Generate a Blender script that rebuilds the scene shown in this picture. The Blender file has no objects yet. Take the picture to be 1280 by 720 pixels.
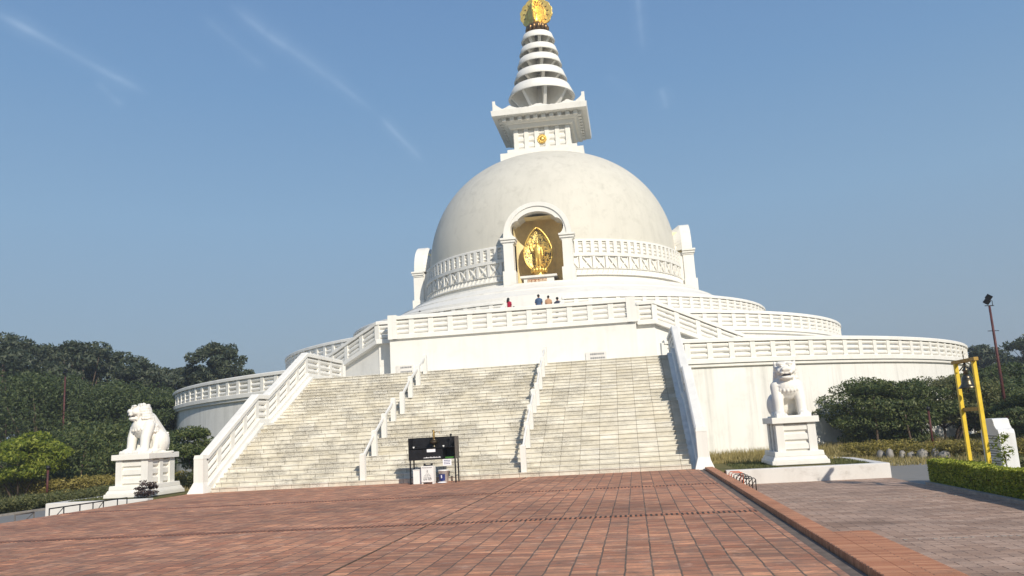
import bpy, math, random
import numpy as np
from math import sin, cos, pi, radians, sqrt, atan2, hypot
from mathutils import Vector, Matrix, noise as mnoise
random.seed(7)
S = bpy.context.scene
COL = S.collection
R = radians

# ---------------------------------------------------------------- camera
cam_d = bpy.data.cameras.new('camera'); cam = bpy.data.objects.new('camera', cam_d); COL.objects.link(cam)
CAM = Vector((6.9345, -80.6842, 1.6))
_f = Vector((-0.13598407, 0.97532766, 0.17390884)); _r = Vector((0.98745457, 0.14765358, -0.05596338)); _u = Vector((0.08026089, -0.16411695, 0.98317029))
M_ = Matrix((_r, _u, -_f)).transposed().to_4x4(); M_.translation = CAM
cam.matrix_world = M_
cam_d.sensor_width = 36; cam_d.lens = 1013.8 / 1280 * 36
cam_d.clip_start = 0.1; cam_d.clip_end = 5000
S.camera = cam
S.render.resolution_x = 1024; S.render.resolution_y = 576

# ---------------------------------------------------------------- light and sky
SUN_EL, SUN_AZ = R(31), R(32)            # azimuth measured from -Y towards +X
sdir = Vector((sin(SUN_AZ) * cos(SUN_EL), -cos(SUN_AZ) * cos(SUN_EL), sin(SUN_EL)))
sd = bpy.data.lights.new('sun', 'SUN'); sd.energy = 4.0; sd.angle = R(0.53); sd.color = (1.0, 0.925, 0.81)
sun = bpy.data.objects.new('sun', sd); COL.objects.link(sun)
sun.rotation_euler = sdir.to_track_quat('Z', 'Y').to_euler()
W = bpy.data.worlds.new('World'); S.world = W; W.use_nodes = True
wn, wl = W.node_tree.nodes, W.node_tree.links
for n in list(wn): wn.remove(n)
w_out = wn.new('ShaderNodeOutputWorld'); w_bg = wn.new('ShaderNodeBackground'); w_sky = wn.new('ShaderNodeTexSky')
w_sky.sky_type = 'NISHITA'; w_sky.sun_disc = False; w_sky.sun_elevation = SUN_EL
w_sky.sun_rotation = pi - SUN_AZ
w_sky.altitude = 100; w_sky.air_density = 1.0; w_sky.dust_density = 1.0; w_sky.ozone_density = 2.0
w_bg.inputs['Strength'].default_value = 0.10
tc = wn.new('ShaderNodeTexCoord')
def wmath(op, a, b=None, c=None):
    n = wn.new('ShaderNodeMath'); n.operation = op
    for i, v in enumerate((a, b, c)):
        if v is None: continue
        if isinstance(v, (int, float)): n.inputs[i].default_value = v
        else: wl.new(v, n.inputs[i])
    return n.outputs[0]
def wdot(vec):
    n = wn.new('ShaderNodeVectorMath'); n.operation = 'DOT_PRODUCT'; wl.new(tc.outputs['Generated'], n.inputs[0]); n.inputs[1].default_value = vec; return n.outputs['Value']
def wsmooth(v, a, b, lo=0.0, hi=1.0):
    n = wn.new('ShaderNodeMapRange'); n.interpolation_type = 'SMOOTHSTEP'; wl.new(v, n.inputs[0])
    n.inputs[1].default_value = a; n.inputs[2].default_value = b; n.inputs[3].default_value = lo; n.inputs[4].default_value = hi; return n.outputs[0]
cn = wn.new('ShaderNodeTexNoise'); cn.inputs['Scale'].default_value = 9; cn.inputs['Detail'].default_value = 6; cn.inputs['Distortion'].default_value = 1.2
wl.new(tc.outputs['Generated'], cn.inputs['Vector'])
cn2 = wn.new('ShaderNodeTexNoise'); cn2.inputs['Scale'].default_value = 3.0; cn2.inputs['Detail'].default_value = 3
wl.new(tc.outputs['Generated'], cn2.inputs['Vector'])
sepz = wn.new('ShaderNodeSeparateXYZ'); wl.new(tc.outputs['Generated'], sepz.inputs[0])
rmp = wn.new('ShaderNodeValToRGB'); wl.new(wmath('ADD', wmath('MULTIPLY', sepz.outputs['Z'], .9), .1), rmp.inputs[0])
els = rmp.color_ramp.elements
SKYC = [(0.0, (.20, .25, .285)), (.10, (.21, .265, .315)), (.19, (.215, .295, .37)), (.33, (.19, .315, .455)), (.46, (.135, .26, .44)), (.65, (.09, .19, .39)), (1.0, (.055, .135, .33))]
while len(els) < len(SKYC): els.new(.5)
for e_, (p_, c_) in zip(els, SKYC): e_.position = p_; e_.color = (*[v for v in c_], 1)
skm = wn.new('ShaderNodeMix'); skm.data_type = 'RGBA'; skm.inputs['Factor'].default_value = .85
scl = wn.new('ShaderNodeVectorMath'); scl.operation = 'SCALE'; scl.inputs['Scale'].default_value = 1 / .10; wl.new(rmp.outputs[0], scl.inputs[0])
wl.new(w_sky.outputs[0], skm.inputs['A']); wl.new(scl.outputs[0], skm.inputs['B'])
total = None
STREAKS = [((-0.60, 0.669, 0.440), (-0.50, 0.773, 0.390), .007, .7), ((-0.4018, 0.7761, 0.486), (-0.3053, 0.8607, 0.4073), .012, .16),
           ((-0.40, 0.78, 0.48), (-0.27, 0.885, 0.375), .007, .32), ((-0.27, 0.886, 0.377), (-0.228, 0.917, 0.325), .006, .45),
           ((0.040, 0.868, 0.495), (0.0445, 0.9026, 0.428), .006, .6), ((-0.4346, 0.7674, 0.4715), (-0.3812, 0.8215, 0.424), .008, .2),
           ((0.060, 0.919, 0.389), (0.0652, 0.929, 0.3645), .007, .35), ((-0.539, 0.744, 0.395), (-0.522, 0.767, 0.372), .007, .35), ((0.0, 0.912, 0.409), (0.03, 0.924, 0.382), .008, .15)]
for a, b, wd, st in STREAKS:
    a, b = Vector(a).normalized(), Vector(b).normalized()
    n_ = a.cross(b).normalized(); mid = (a + b).normalized(); ax = (b - a).normalized(); hl = (b - a).length / 2
    d1 = wmath('ADD', wdot(n_), wmath('MULTIPLY', wmath('SUBTRACT', cn2.outputs[0], .5), .03))
    across = wmath('ADD', wmath('MULTIPLY', wsmooth(wmath('ABSOLUTE', d1), 0, wd * 2.4, 1, 0), .35), wmath('MULTIPLY', wsmooth(wmath('ABSOLUTE', d1), 0, wd * .8, 1, 0), .65))
    along = wsmooth(wmath('ABSOLUTE', wdot(ax)), hl * .6, hl * 1.15, 1, 0)
    front = wmath('GREATER_THAN', wdot(mid), 0)
    m = wmath('MULTIPLY', wmath('MULTIPLY', across, along), wmath('MULTIPLY', front, wsmooth(cn.outputs[0], .3, .62, st * .12, st * .42)))
    total = m if total is None else wmath('ADD', total, m)
mixc = wn.new('ShaderNodeMix'); mixc.data_type = 'RGBA'
wl.new(wmath('MINIMUM', total, 0.7), mixc.inputs['Factor']); wl.new(skm.outputs['Result'], mixc.inputs['A']); mixc.inputs['B'].default_value = (4.4, 5.6, 7.2, 1)
wl.new(mixc.outputs['Result'], w_bg.inputs['Color']); wl.new(w_bg.outputs[0], w_out.inputs['Surface'])
S.view_settings.view_transform = 'Standard'; S.view_settings.look = 'None'; S.view_settings.gamma = 1; S.view_settings.exposure = 0.40
S.view_settings.use_curve_mapping = False
S.render.engine = 'CYCLES'

# ---------------------------------------------------------------- materials
class NT:
    def __init__(s, name):
        s.m = bpy.data.materials.new(name); s.m.use_nodes = True; s.n = s.m.node_tree.nodes; s.l = s.m.node_tree.links
        s.b = s.n['Principled BSDF']; s.out = s.n['Material Output']
        s.t = s.n.new('ShaderNodeTexCoord')
    def map(s, scale=(1, 1, 1), rot=(0, 0, 0), loc=(0, 0, 0), src='Object', vec=None):
        n = s.n.new('ShaderNodeMapping'); s.l.new(vec or s.t.outputs[src], n.inputs[0]); n.inputs['Scale'].default_value = scale
        n.inputs['Rotation'].default_value = rot; n.inputs['Location'].default_value = loc; return n.outputs[0]
    def noise(s, scale, detail=4, vec=None, dist=0, rough=.5):
        n = s.n.new('ShaderNodeTexNoise'); n.inputs['Scale'].default_value = scale; n.inputs['Detail'].default_value = detail
        n.inputs['Distortion'].default_value = dist; n.inputs['Roughness'].default_value = rough
        s.l.new(vec or s.t.outputs['Object'], n.inputs['Vector']); return n.outputs['Fac']
    def ramp(s, f, stops):
        n = s.n.new('ShaderNodeValToRGB'); s.l.new(f, n.inputs[0]); e = n.color_ramp.elements
        while len(e) < len(stops): e.new(.5)
        for x, (p, c) in zip(e, stops):
            x.position = p; x.color = (*c, 1) if not isinstance(c, (int, float)) else (c, c, c, 1)
        return n.outputs[0]
    def mix(s, f, a, b, mode='MIX'):
        n = s.n.new('ShaderNodeMix'); n.data_type = 'RGBA'; n.blend_type = mode
        for k, v in (('Factor', f), ('A', a), ('B', b)):
            if isinstance(v, (int, float)): n.inputs[k].default_value = v
            elif isinstance(v, tuple): n.inputs[k].default_value = (*v, 1)
            else: s.l.new(v, n.inputs[k])
        return n.outputs['Result']
    def math(s, op, a, b=None):
        n = s.n.new('ShaderNodeMath'); n.operation = op
        for i, v in enumerate((a, b)):
            if v is None: continue
            if isinstance(v, (int, float)): n.inputs[i].default_value = v
            else: s.l.new(v, n.inputs[i])
        return n.outputs[0]
    def bump(s, h, strength=.3, dist=.02):
        n = s.n.new('ShaderNodeBump'); n.inputs['Strength'].default_value = strength; n.inputs['Distance'].default_value = dist
        s.l.new(h, n.inputs['Height']); s.l.new(n.outputs[0], s.b.inputs['Normal'])
    def set(s, col=None, rough=.7, metal=0, spec=.3):
        if col is not None:
            if isinstance(col, tuple): s.b.inputs['Base Color'].default_value = (*col, 1)
            else: s.l.new(col, s.b.inputs['Base Color'])
        s.b.inputs['Roughness'].default_value = rough; s.b.inputs['Metallic'].default_value = metal
        s.b.inputs['Specular IOR Level'].default_value = spec
        return s.m
def plain(name, c, rough=.6, metal=0, var=.12, scale=6, bump=.15):
    k = NT(name); f = k.noise(scale, 5)
    col = k.ramp(f, [(.3, tuple(x * (1 - var) for x in c)), (.7, tuple(min(1, x * (1 + var)) for x in c))])
    if bump: k.bump(k.noise(scale * 6, 3), bump, .01)
    return k.set(col, rough, metal)
MAT = {}
def m_plaster(name, c, streak=.5, stain=.35, dark=(0.36, 0.35, 0.31)):
    k = NT(name)
    base = k.ramp(k.noise(.6, 5, rough=.6), [(.3, tuple(x * .93 for x in c)), (.7, c)])
    v = k.map((1.6, 1.6, .07)); st = k.ramp(k.noise(1.0, 6, v, rough=.7), [(.50, 0.0), (.70, 1.0)])
    base = k.mix(k.math('MULTIPLY', st, streak), base, dark)
    bl = k.ramp(k.noise(.9, 8, k.map(loc=(9, 3, 1)), dist=.6, rough=.75), [(.53, 0.0), (.66, 1.0)])
    base = k.mix(k.math('MULTIPLY', bl, stain), base, dark)
    k.bump(k.noise(25, 4), .12, .01)
    return k.set(base, .62, 0, .3)
MAT['white'] = m_plaster('white_painted_plaster', (.76, .735, .67), .16, .16)
MAT['wall'] = m_plaster('streaked_white_wall', (.77, .75, .69), .55, .2, (.42, .41, .37))
MAT['dome'] = m_plaster('weathered_dome_paint', (.60, .57, .485), .34, .50, (.42, .395, .33))
MAT['rail'] = m_plaster('rail_white_paint', (.78, .755, .69), .16, .2)
MAT['stone_lion'] = m_plaster('pale_carved_stone', (.78, .75, .68), .16, .22, (.48, .45, .38))
MAT['slab'] = m_plaster('rough_whitewash', (.66, .63, .58), .22, .6, (.42, .38, .33))
MAT['niche'] = plain('ochre_niche_paint', (.90, .74, .40), .6, 0, .1, 2)

k = NT('gold_leaf'); k.bump(k.noise(14, 4), .5, .05)
MAT['gold'] = k.set(k.ramp(k.noise(5, 4), [(.3, (.72, .46, .10)), (.7, (.95, .68, .20))]), .34, .75, .5)
k = NT('gold_relief')   # openwork halo: dark carved gaps of its own shape in the gilding
vo = k.n.new('ShaderNodeTexVoronoi'); vo.feature = 'DISTANCE_TO_EDGE'; vo.inputs['Scale'].default_value = 5.0
k.l.new(k.map((1.0, 1, .7)), vo.inputs['Vector'])
dk = k.math('MULTIPLY', k.ramp(k.noise(7.5, 3, k.map(loc=(3, 1, 5)), dist=1.0), [(.49, 0.0), (.52, 1.0)]), k.ramp(k.noise(1.3, 1, k.map(loc=(2, 7, 1))), [(.34, 0.0), (.42, 1.0)]))
k.bump(k.noise(9, 4), .6, .06)
k.set(k.mix(dk, k.ramp(k.noise(4, 3), [(.3, (.74, .50, .12)), (.7, (.95, .70, .22))]), (.03, .02, .012)), .38, .7, .5)
k.l.new(k.mix(dk, (.7, .7, .7), (0, 0, 0)), k.b.inputs['Metallic']); MAT['relief'] = k.m
MAT['bronze'] = plain('dark_bronze', (.20, .12, .05), .38, .8, .3, 8)
MAT['brass'] = plain('aged_brass', (.40, .27, .10), .4, .8, .2, 20)
MAT['bellmetal'] = plain('bell_metal', (.13, .11, .075), .32, .9, .35, 14)
MAT['black'] = plain('black_painted_metal', (.018, .018, .02), .4, .3, .25, 9)
MAT['greybrown'] = plain('dusty_dark_panel', (.11, .095, .08), .6, 0, .2, 9)
MAT['rust'] = plain('maroon_painted_steel', (.085, .028, .025), .55, .2, .3, 6)
MAT['redrail'] = plain('red_oxide_paint', (.55, .10, .03), .55, .1, .2, 20)
MAT['yellow'] = plain('chipped_yellow_paint', (.72, .50, .035), .5, 0, .12, 7)
MAT['beamwood'] = plain('brown_yellow_wood', (.38, .24, .055), .7, 0, .3, 9)
MAT['paper'] = plain('white_paper', (.78, .78, .80), .6, 0, .03)
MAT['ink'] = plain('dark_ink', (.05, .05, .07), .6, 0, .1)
MAT['blue'] = plain('navy_label', (.02, .03, .14), .5, 0, .2)
MAT['green'] = plain('green_cloth', (.05, .16, .03), .8, 0, .2)
MAT['signred'] = plain('red_brown_sign', (.30, .13, .06), .6, 0, .2, 12)
MAT['signgold'] = plain('cream_lettering', (.85, .70, .50), .6, 0, .05)
MAT['plastic'] = plain('white_plastic', (.74, .73, .70), .4, 0, .05)
MAT['stele'] = m_plaster('marble_stele', (.74, .74, .73), .25, .2)
MAT['engraved'] = plain('engraved_letters', (.22, .22, .22), .8, 0, .1)
MAT['skin'] = plain('skin', (.32, .17, .10), .6, 0, .05)
MAT['hair'] = plain('black_hair', (.012, .01, .009), .5, 0, .2)
for n_, c_ in (('cloth_red', (.35, .01, .04)), ('cloth_blue', (.06, .10, .18)), ('cloth_tan', (.45, .26, .15)), ('cloth_grey', (.05, .055, .08)), ('cloth_dark', (.02, .02, .03)), ('trousers', (.03, .035, .05))):
    MAT[n_] = plain(n_, c_, .85, 0, .15, 10)
MAT['bark'] = plain('tree_bark', (.10, .07, .05), .9, 0, .35, 8, .5)
MAT['concrete'] = m_plaster('concrete_path', (.22, .205, .18), .1, .5, (.17, .155, .13))
MAT['rock'] = plain('grey_rock', (.26, .24, .21), .85, 0, .3, 4, .6)
MAT['kerbstone'] = plain('kerb_stone', (.30, .27, .23), .8, 0, .2, 6, .4)

def brickmat(name, c1, c2, mortar, bw, rh, ms, rot=0.0, dirt=.5, fine=None, offs=.5, rough=.72, dirtc=(.10, .08, .06), spread=.55, mott=0):
    k = NT(name); v = k.map(rot=(0, 0, rot))
    wob = k.n.new('ShaderNodeVectorMath'); wob.operation = 'ADD'
    nz = k.n.new('ShaderNodeTexNoise'); nz.inputs['Scale'].default_value = 3; k.l.new(v, nz.inputs['Vector'])
    sc = k.n.new('ShaderNodeVectorMath'); sc.operation = 'SCALE'; sc.inputs['Scale'].default_value = .03; k.l.new(nz.outputs['Color'], sc.inputs[0])
    k.l.new(v, wob.inputs[0]); k.l.new(sc.outputs[0], wob.inputs[1]); v = wob.outputs[0]
    b = k.n.new('ShaderNodeTexBrick'); k.l.new(v, b.inputs['Vector']); b.offset = offs; b.offset_frequency = 2
    b.inputs['Scale'].default_value = 1; b.inputs['Brick Width'].default_value = bw; b.inputs['Row Height'].default_value = rh
    b.inputs['Mortar Size'].default_value = ms; b.inputs['Mortar Smooth'].default_value = .15; b.inputs['Bias'].default_value = 0
    b.inputs['Color1'].default_value = (*c1, 1); b.inputs['Color2'].default_value = (*c2, 1); b.inputs['Mortar'].default_value = (*mortar, 1)
    col = b.outputs['Color']
    if fine:
        b2 = k.n.new('ShaderNodeTexBrick'); k.l.new(v, b2.inputs['Vector']); b2.offset = offs
        b2.inputs['Scale'].default_value = 1; b2.inputs['Brick Width'].default_value = fine[0]; b2.inputs['Row Height'].default_value = fine[1]; b2.inputs['Mortar Size'].default_value = fine[2]
        b2.inputs['Mortar Smooth'].default_value = .2
        b2.inputs['Color1'].default_value = (.8, .8, .8, 1); b2.inputs['Color2'].default_value = (1.18, 1.15, 1.12, 1); b2.inputs['Mortar'].default_value = (.5, .47, .45, 1)
        col = k.mix(.8, col, b2.outputs['Color'], 'MULTIPLY')
    blot = k.ramp(k.noise(.55, 6, rough=.65, dist=.4), [(.32, .60), (.5, 1.0), (.72, 1.22)])
    col = k.mix(spread, col, blot, 'MULTIPLY')
    sp = k.ramp(k.noise(2.6, 8, k.map(loc=(5, 2, 0)), rough=.75), [(.54, 0.0), (.68, 1.0)])
    col = k.mix(k.math('MULTIPLY', sp, dirt), col, dirtc)
    if mott:
        pm = k.ramp(k.noise(1.5, 8, k.map(loc=(3, 9, 0)), dist=.8, rough=.78), [(.42, 0.0), (.56, .75), (.64, 1.0)])
        col = k.mix(k.math('MULTIPLY', pm, mott), col, (.22, .145, .105))
        lt = k.ramp(k.noise(3.1, 6, k.map(loc=(8, 2, 0)), rough=.7), [(.56, 0.0), (.66, .6)])
        col = k.mix(k.math('MULTIPLY', lt, mott), col, (.74, .48, .34))
        big = k.ramp(k.noise(.22, 5, k.map(loc=(1, 5, 0)), rough=.6), [(.35, .80), (.65, 1.12)])
        col = k.mix(1, col, big, 'MULTIPLY')
    inv = k.math('SUBTRACT', 1, b.outputs['Fac'])
    k.bump(k.math('ADD', inv, k.math('MULTIPLY', k.noise(18, 4), .4)), .6, .012)
    return k.set(col, rough, 0, .25)
MAT['plaza'] = brickmat('terracotta_paving', (.44, .18, .10), (.72, .345, .19), (.16, .115, .082), .215, .305, .012, R(90), .72, (.1075, .305, .003), .5, .78, (.105, .08, .058), .8, .62)
MAT['soldier'] = brickmat('soldier_course', (.34, .13, .07), (.50, .22, .12), (.04, .03, .025), .09, .30, .022, 0, .5, None, 0)
MAT['kerb'] = brickmat('kerb_brick', (.46, .18, .085), (.62, .29, .15), (.16, .09, .06), 1.2, .06, .005, 0, .35, None, .37)
MAT['pavement'] = brickmat('ribbed_paving', (.36, .235, .165), (.50, .35, .26), (.13, .09, .07), .42, .21, .007, 0, .6, (.42, .07, .010), .5, .8, (.15, .12, .10), .8, .0)
MAT['gutter'] = plain('dirty_gutter', (.15, .115, .09), .85, 0, .3, 5, .4)

def stepmat():
    k = NT('marble_step_slabs')
    sx = k.n.new('ShaderNodeSeparateXYZ'); k.l.new(k.t.outputs['Object'], sx.inputs[0])
    oi = k.n.new('ShaderNodeObjectInfo')
    rnd = k.n.new('ShaderNodeTexNoise'); rnd.inputs['Scale'].default_value = .7; rnd.inputs['Detail'].default_value = 2
    # random slab offset per step from a stepwise function of height
    za = k.math('FLOOR', k.math('DIVIDE', k.math('SUBTRACT', sx.outputs['Z'], .006), .164)); zb = k.math('FLOOR', k.math('DIVIDE', k.math('SUBTRACT', sx.outputs['Z'], 2.466), .15133))
    hi = k.math('GREATER_THAN', sx.outputs['Z'], 2.466); row = k.math('ADD', k.math('MULTIPLY', za, k.math('SUBTRACT', 1, hi)), k.math('MULTIPLY', k.math('ADD', zb, 15), hi))
    off = k.math('MULTIPLY', k.math('FRACT', k.math('MULTIPLY', k.math('SINE', k.math('MULTIPLY', row, 12.9898)), 43758.5)), .85)
    right = k.math('LESS_THAN', sx.outputs['X'], 3.0)
    off = k.math('MULTIPLY', off, right)
    cx = k.n.new('ShaderNodeCombineXYZ'); k.l.new(k.math('ADD', sx.outputs['X'], off), cx.inputs['X']); cx.inputs['Y'].default_value = 30
    b = k.n.new('ShaderNodeTexBrick'); k.l.new(cx.outputs[0], b.inputs['Vector']); b.offset = 0
    b.inputs['Scale'].default_value = 1; b.inputs['Brick Width'].default_value = .70; b.inputs['Row Height'].default_value = 99; b.inputs['Mortar Size'].default_value = .009
    b.inputs['Mortar Smooth'].default_value = .1
    b.inputs['Color1'].default_value = (.56, .50, .36, 1); b.inputs['Color2'].default_value = (.68, .63, .49, 1); b.inputs['Mortar'].default_value = (.16, .14, .11, 1)
    cy = k.n.new('ShaderNodeCombineXYZ'); k.l.new(k.math('DIVIDE', k.math('ADD', sx.outputs['X'], off), .70), cy.inputs['X']); k.l.new(row, cy.inputs['Y'])
    fl = k.n.new('ShaderNodeVectorMath'); fl.operation = 'FLOOR'; k.l.new(cy.outputs[0], fl.inputs[0])
    wn_ = k.n.new('ShaderNodeTexWhiteNoise'); wn_.noise_dimensions = '3D'; k.l.new(fl.outputs[0], wn_.inputs['Vector'])
    slab = k.ramp(wn_.outputs['Value'], [(0, (.60, .555, .45)), (.3, (.645, .60, .495)), (.75, (.67, .63, .53)), (1, (.71, .675, .585))])
    col = k.mix(k.ramp(b.outputs['Fac'], [(0, 0.0), (1, 1.0)]), slab, (.27, .24, .19))
    ve = k.ramp(k.noise(1.7, 8, k.map((1, 1, 2.0)), dist=1.5, rough=.7), [(.35, .86), (.65, 1.08)])
    col = k.mix(1, col, ve, 'MULTIPLY')
    # black lichen crusts gathered in patches
    n1 = k.noise(10, 7, k.map((.8, .6, 2.6)), dist=2.2, rough=.72); line = k.ramp(n1, [(.470, 0.0), (.487, 1.0), (.513, 1.0), (.53, 0.0)])
    patch = k.ramp(k.noise(.8, 5, k.map(loc=(4, 0, 2)), rough=.7), [(.45, 0.0), (.56, 1.0)])
    nr = k.n.new('ShaderNodeMapRange'); k.l.new(sx.outputs['X'], nr.inputs[0]); nr.inputs[1].default_value = 1; nr.inputs[2].default_value = 7; nr.inputs[3].default_value = 1; nr.inputs[4].default_value = .35
    f = k.math('MINIMUM', k.math('MULTIPLY', k.math('MULTIPLY', line, patch), k.math('MULTIPLY', nr.outputs[0], 1.3)), 1.0)
    col = k.mix(k.math('MULTIPLY', f, .9), col, (.05, .045, .04))
    yel = k.ramp(k.noise(1.1, 4, k.map(loc=(1, 8, 3))), [(.5, 0.0), (.75, .4)])
    col = k.mix(yel, col, (.56, .50, .36))
    jn = k.n.new('ShaderNodeMapRange'); fr = k.math('FRACT', k.math('DIVIDE', k.math('SUBTRACT', sx.outputs['Z'], .006), .164))
    gr = k.ramp(k.noise(2.2, 7, k.map(loc=(7, 1, 1)), rough=.75), [(.5, 0.0), (.66, 1.0)])
    col = k.mix(k.math('MULTIPLY', gr, .12), col, (.30, .27, .20))
    k.bump(k.noise(12, 4), .25, .01)
    return k.set(col, .6, 0, .3)
MAT['steps'] = stepmat()

def leafmat(name, cols, trans=.35):
    k = NT(name); g = k.n.new('ShaderNodeNewGeometry')
    c = k.ramp(g.outputs['Random Per Island'], [(i / (len(cols) - 1), cc) for i, cc in enumerate(cols)])
    k.set(c, .55, 0, .3)
    tr = k.n.new('ShaderNodeBsdfTranslucent'); k.l.new(k.mix(1, c, (1.1, 1.25, .6), 'MULTIPLY'), tr.inputs['Color'])
    ms = k.n.new('ShaderNodeMixShader'); ms.inputs[0].default_value = trans
    k.l.new(k.b.outputs[0], ms.inputs[1]); k.l.new(tr.outputs[0], ms.inputs[2]); k.l.new(ms.outputs[0], k.out.inputs['Surface'])
    return k.m
MAT['leaf_dark'] = leafmat('dark_tree_leaves', [(0.026, 0.042, 0.027), (0.056, 0.072, 0.039), (0.099, 0.11, 0.064)], .2)
MAT['leaf_mid'] = leafmat('mid_green_leaves', [(0.033, 0.051, 0.021), (0.065, 0.091, 0.029), (0.111, 0.131, 0.05)], .28)
MAT['leaf_lime'] = leafmat('yellow_green_leaves', [(0.08, 0.112, 0.012), (0.176, 0.216, 0.024), (0.32, 0.336, 0.056)], .4)
MAT['leaf_bush'] = leafmat('bush_leaves', [(0.029, 0.05, 0.018), (0.072, 0.098, 0.027), (0.145, 0.157, 0.054)], .25)
MAT['leaf_olive'] = leafmat('olive_leaves', [(0.057, 0.069, 0.025), (0.115, 0.127, 0.046), (0.184, 0.172, 0.069)], .3)
MAT['leaf_hedge'] = leafmat('hedge_leaves', [(0.12, 0.156, 0.014), (0.288, 0.324, 0.036), (0.552, 0.54, 0.096)], .3)
MAT['leaf_dry'] = leafmat('dry_hedge_leaves', [(.12, .10, .03), (.25, .20, .05), (.40, .33, .09)], .3)
MAT['grass_dry'] = leafmat('dry_grass_blades', [(.16, .13, .05), (.30, .24, .10), (.42, .34, .16)], .3)
MAT['twig'] = leafmat('dark_purple_leaves', [(.03, .02, .02), (.07, .045, .04), (.12, .09, .08)], .2)
k = NT('lawn_ground')
MAT['lawn'] = k.set(k.ramp(k.noise(.35, 9, rough=.7), [(.3, (.06, .06, .02)), (.5, (.13, .12, .045)), (.7, (.22, .18, .08))]), .95, 0, .1)
k.bump(k.noise(9, 6), .8, .06)

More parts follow.
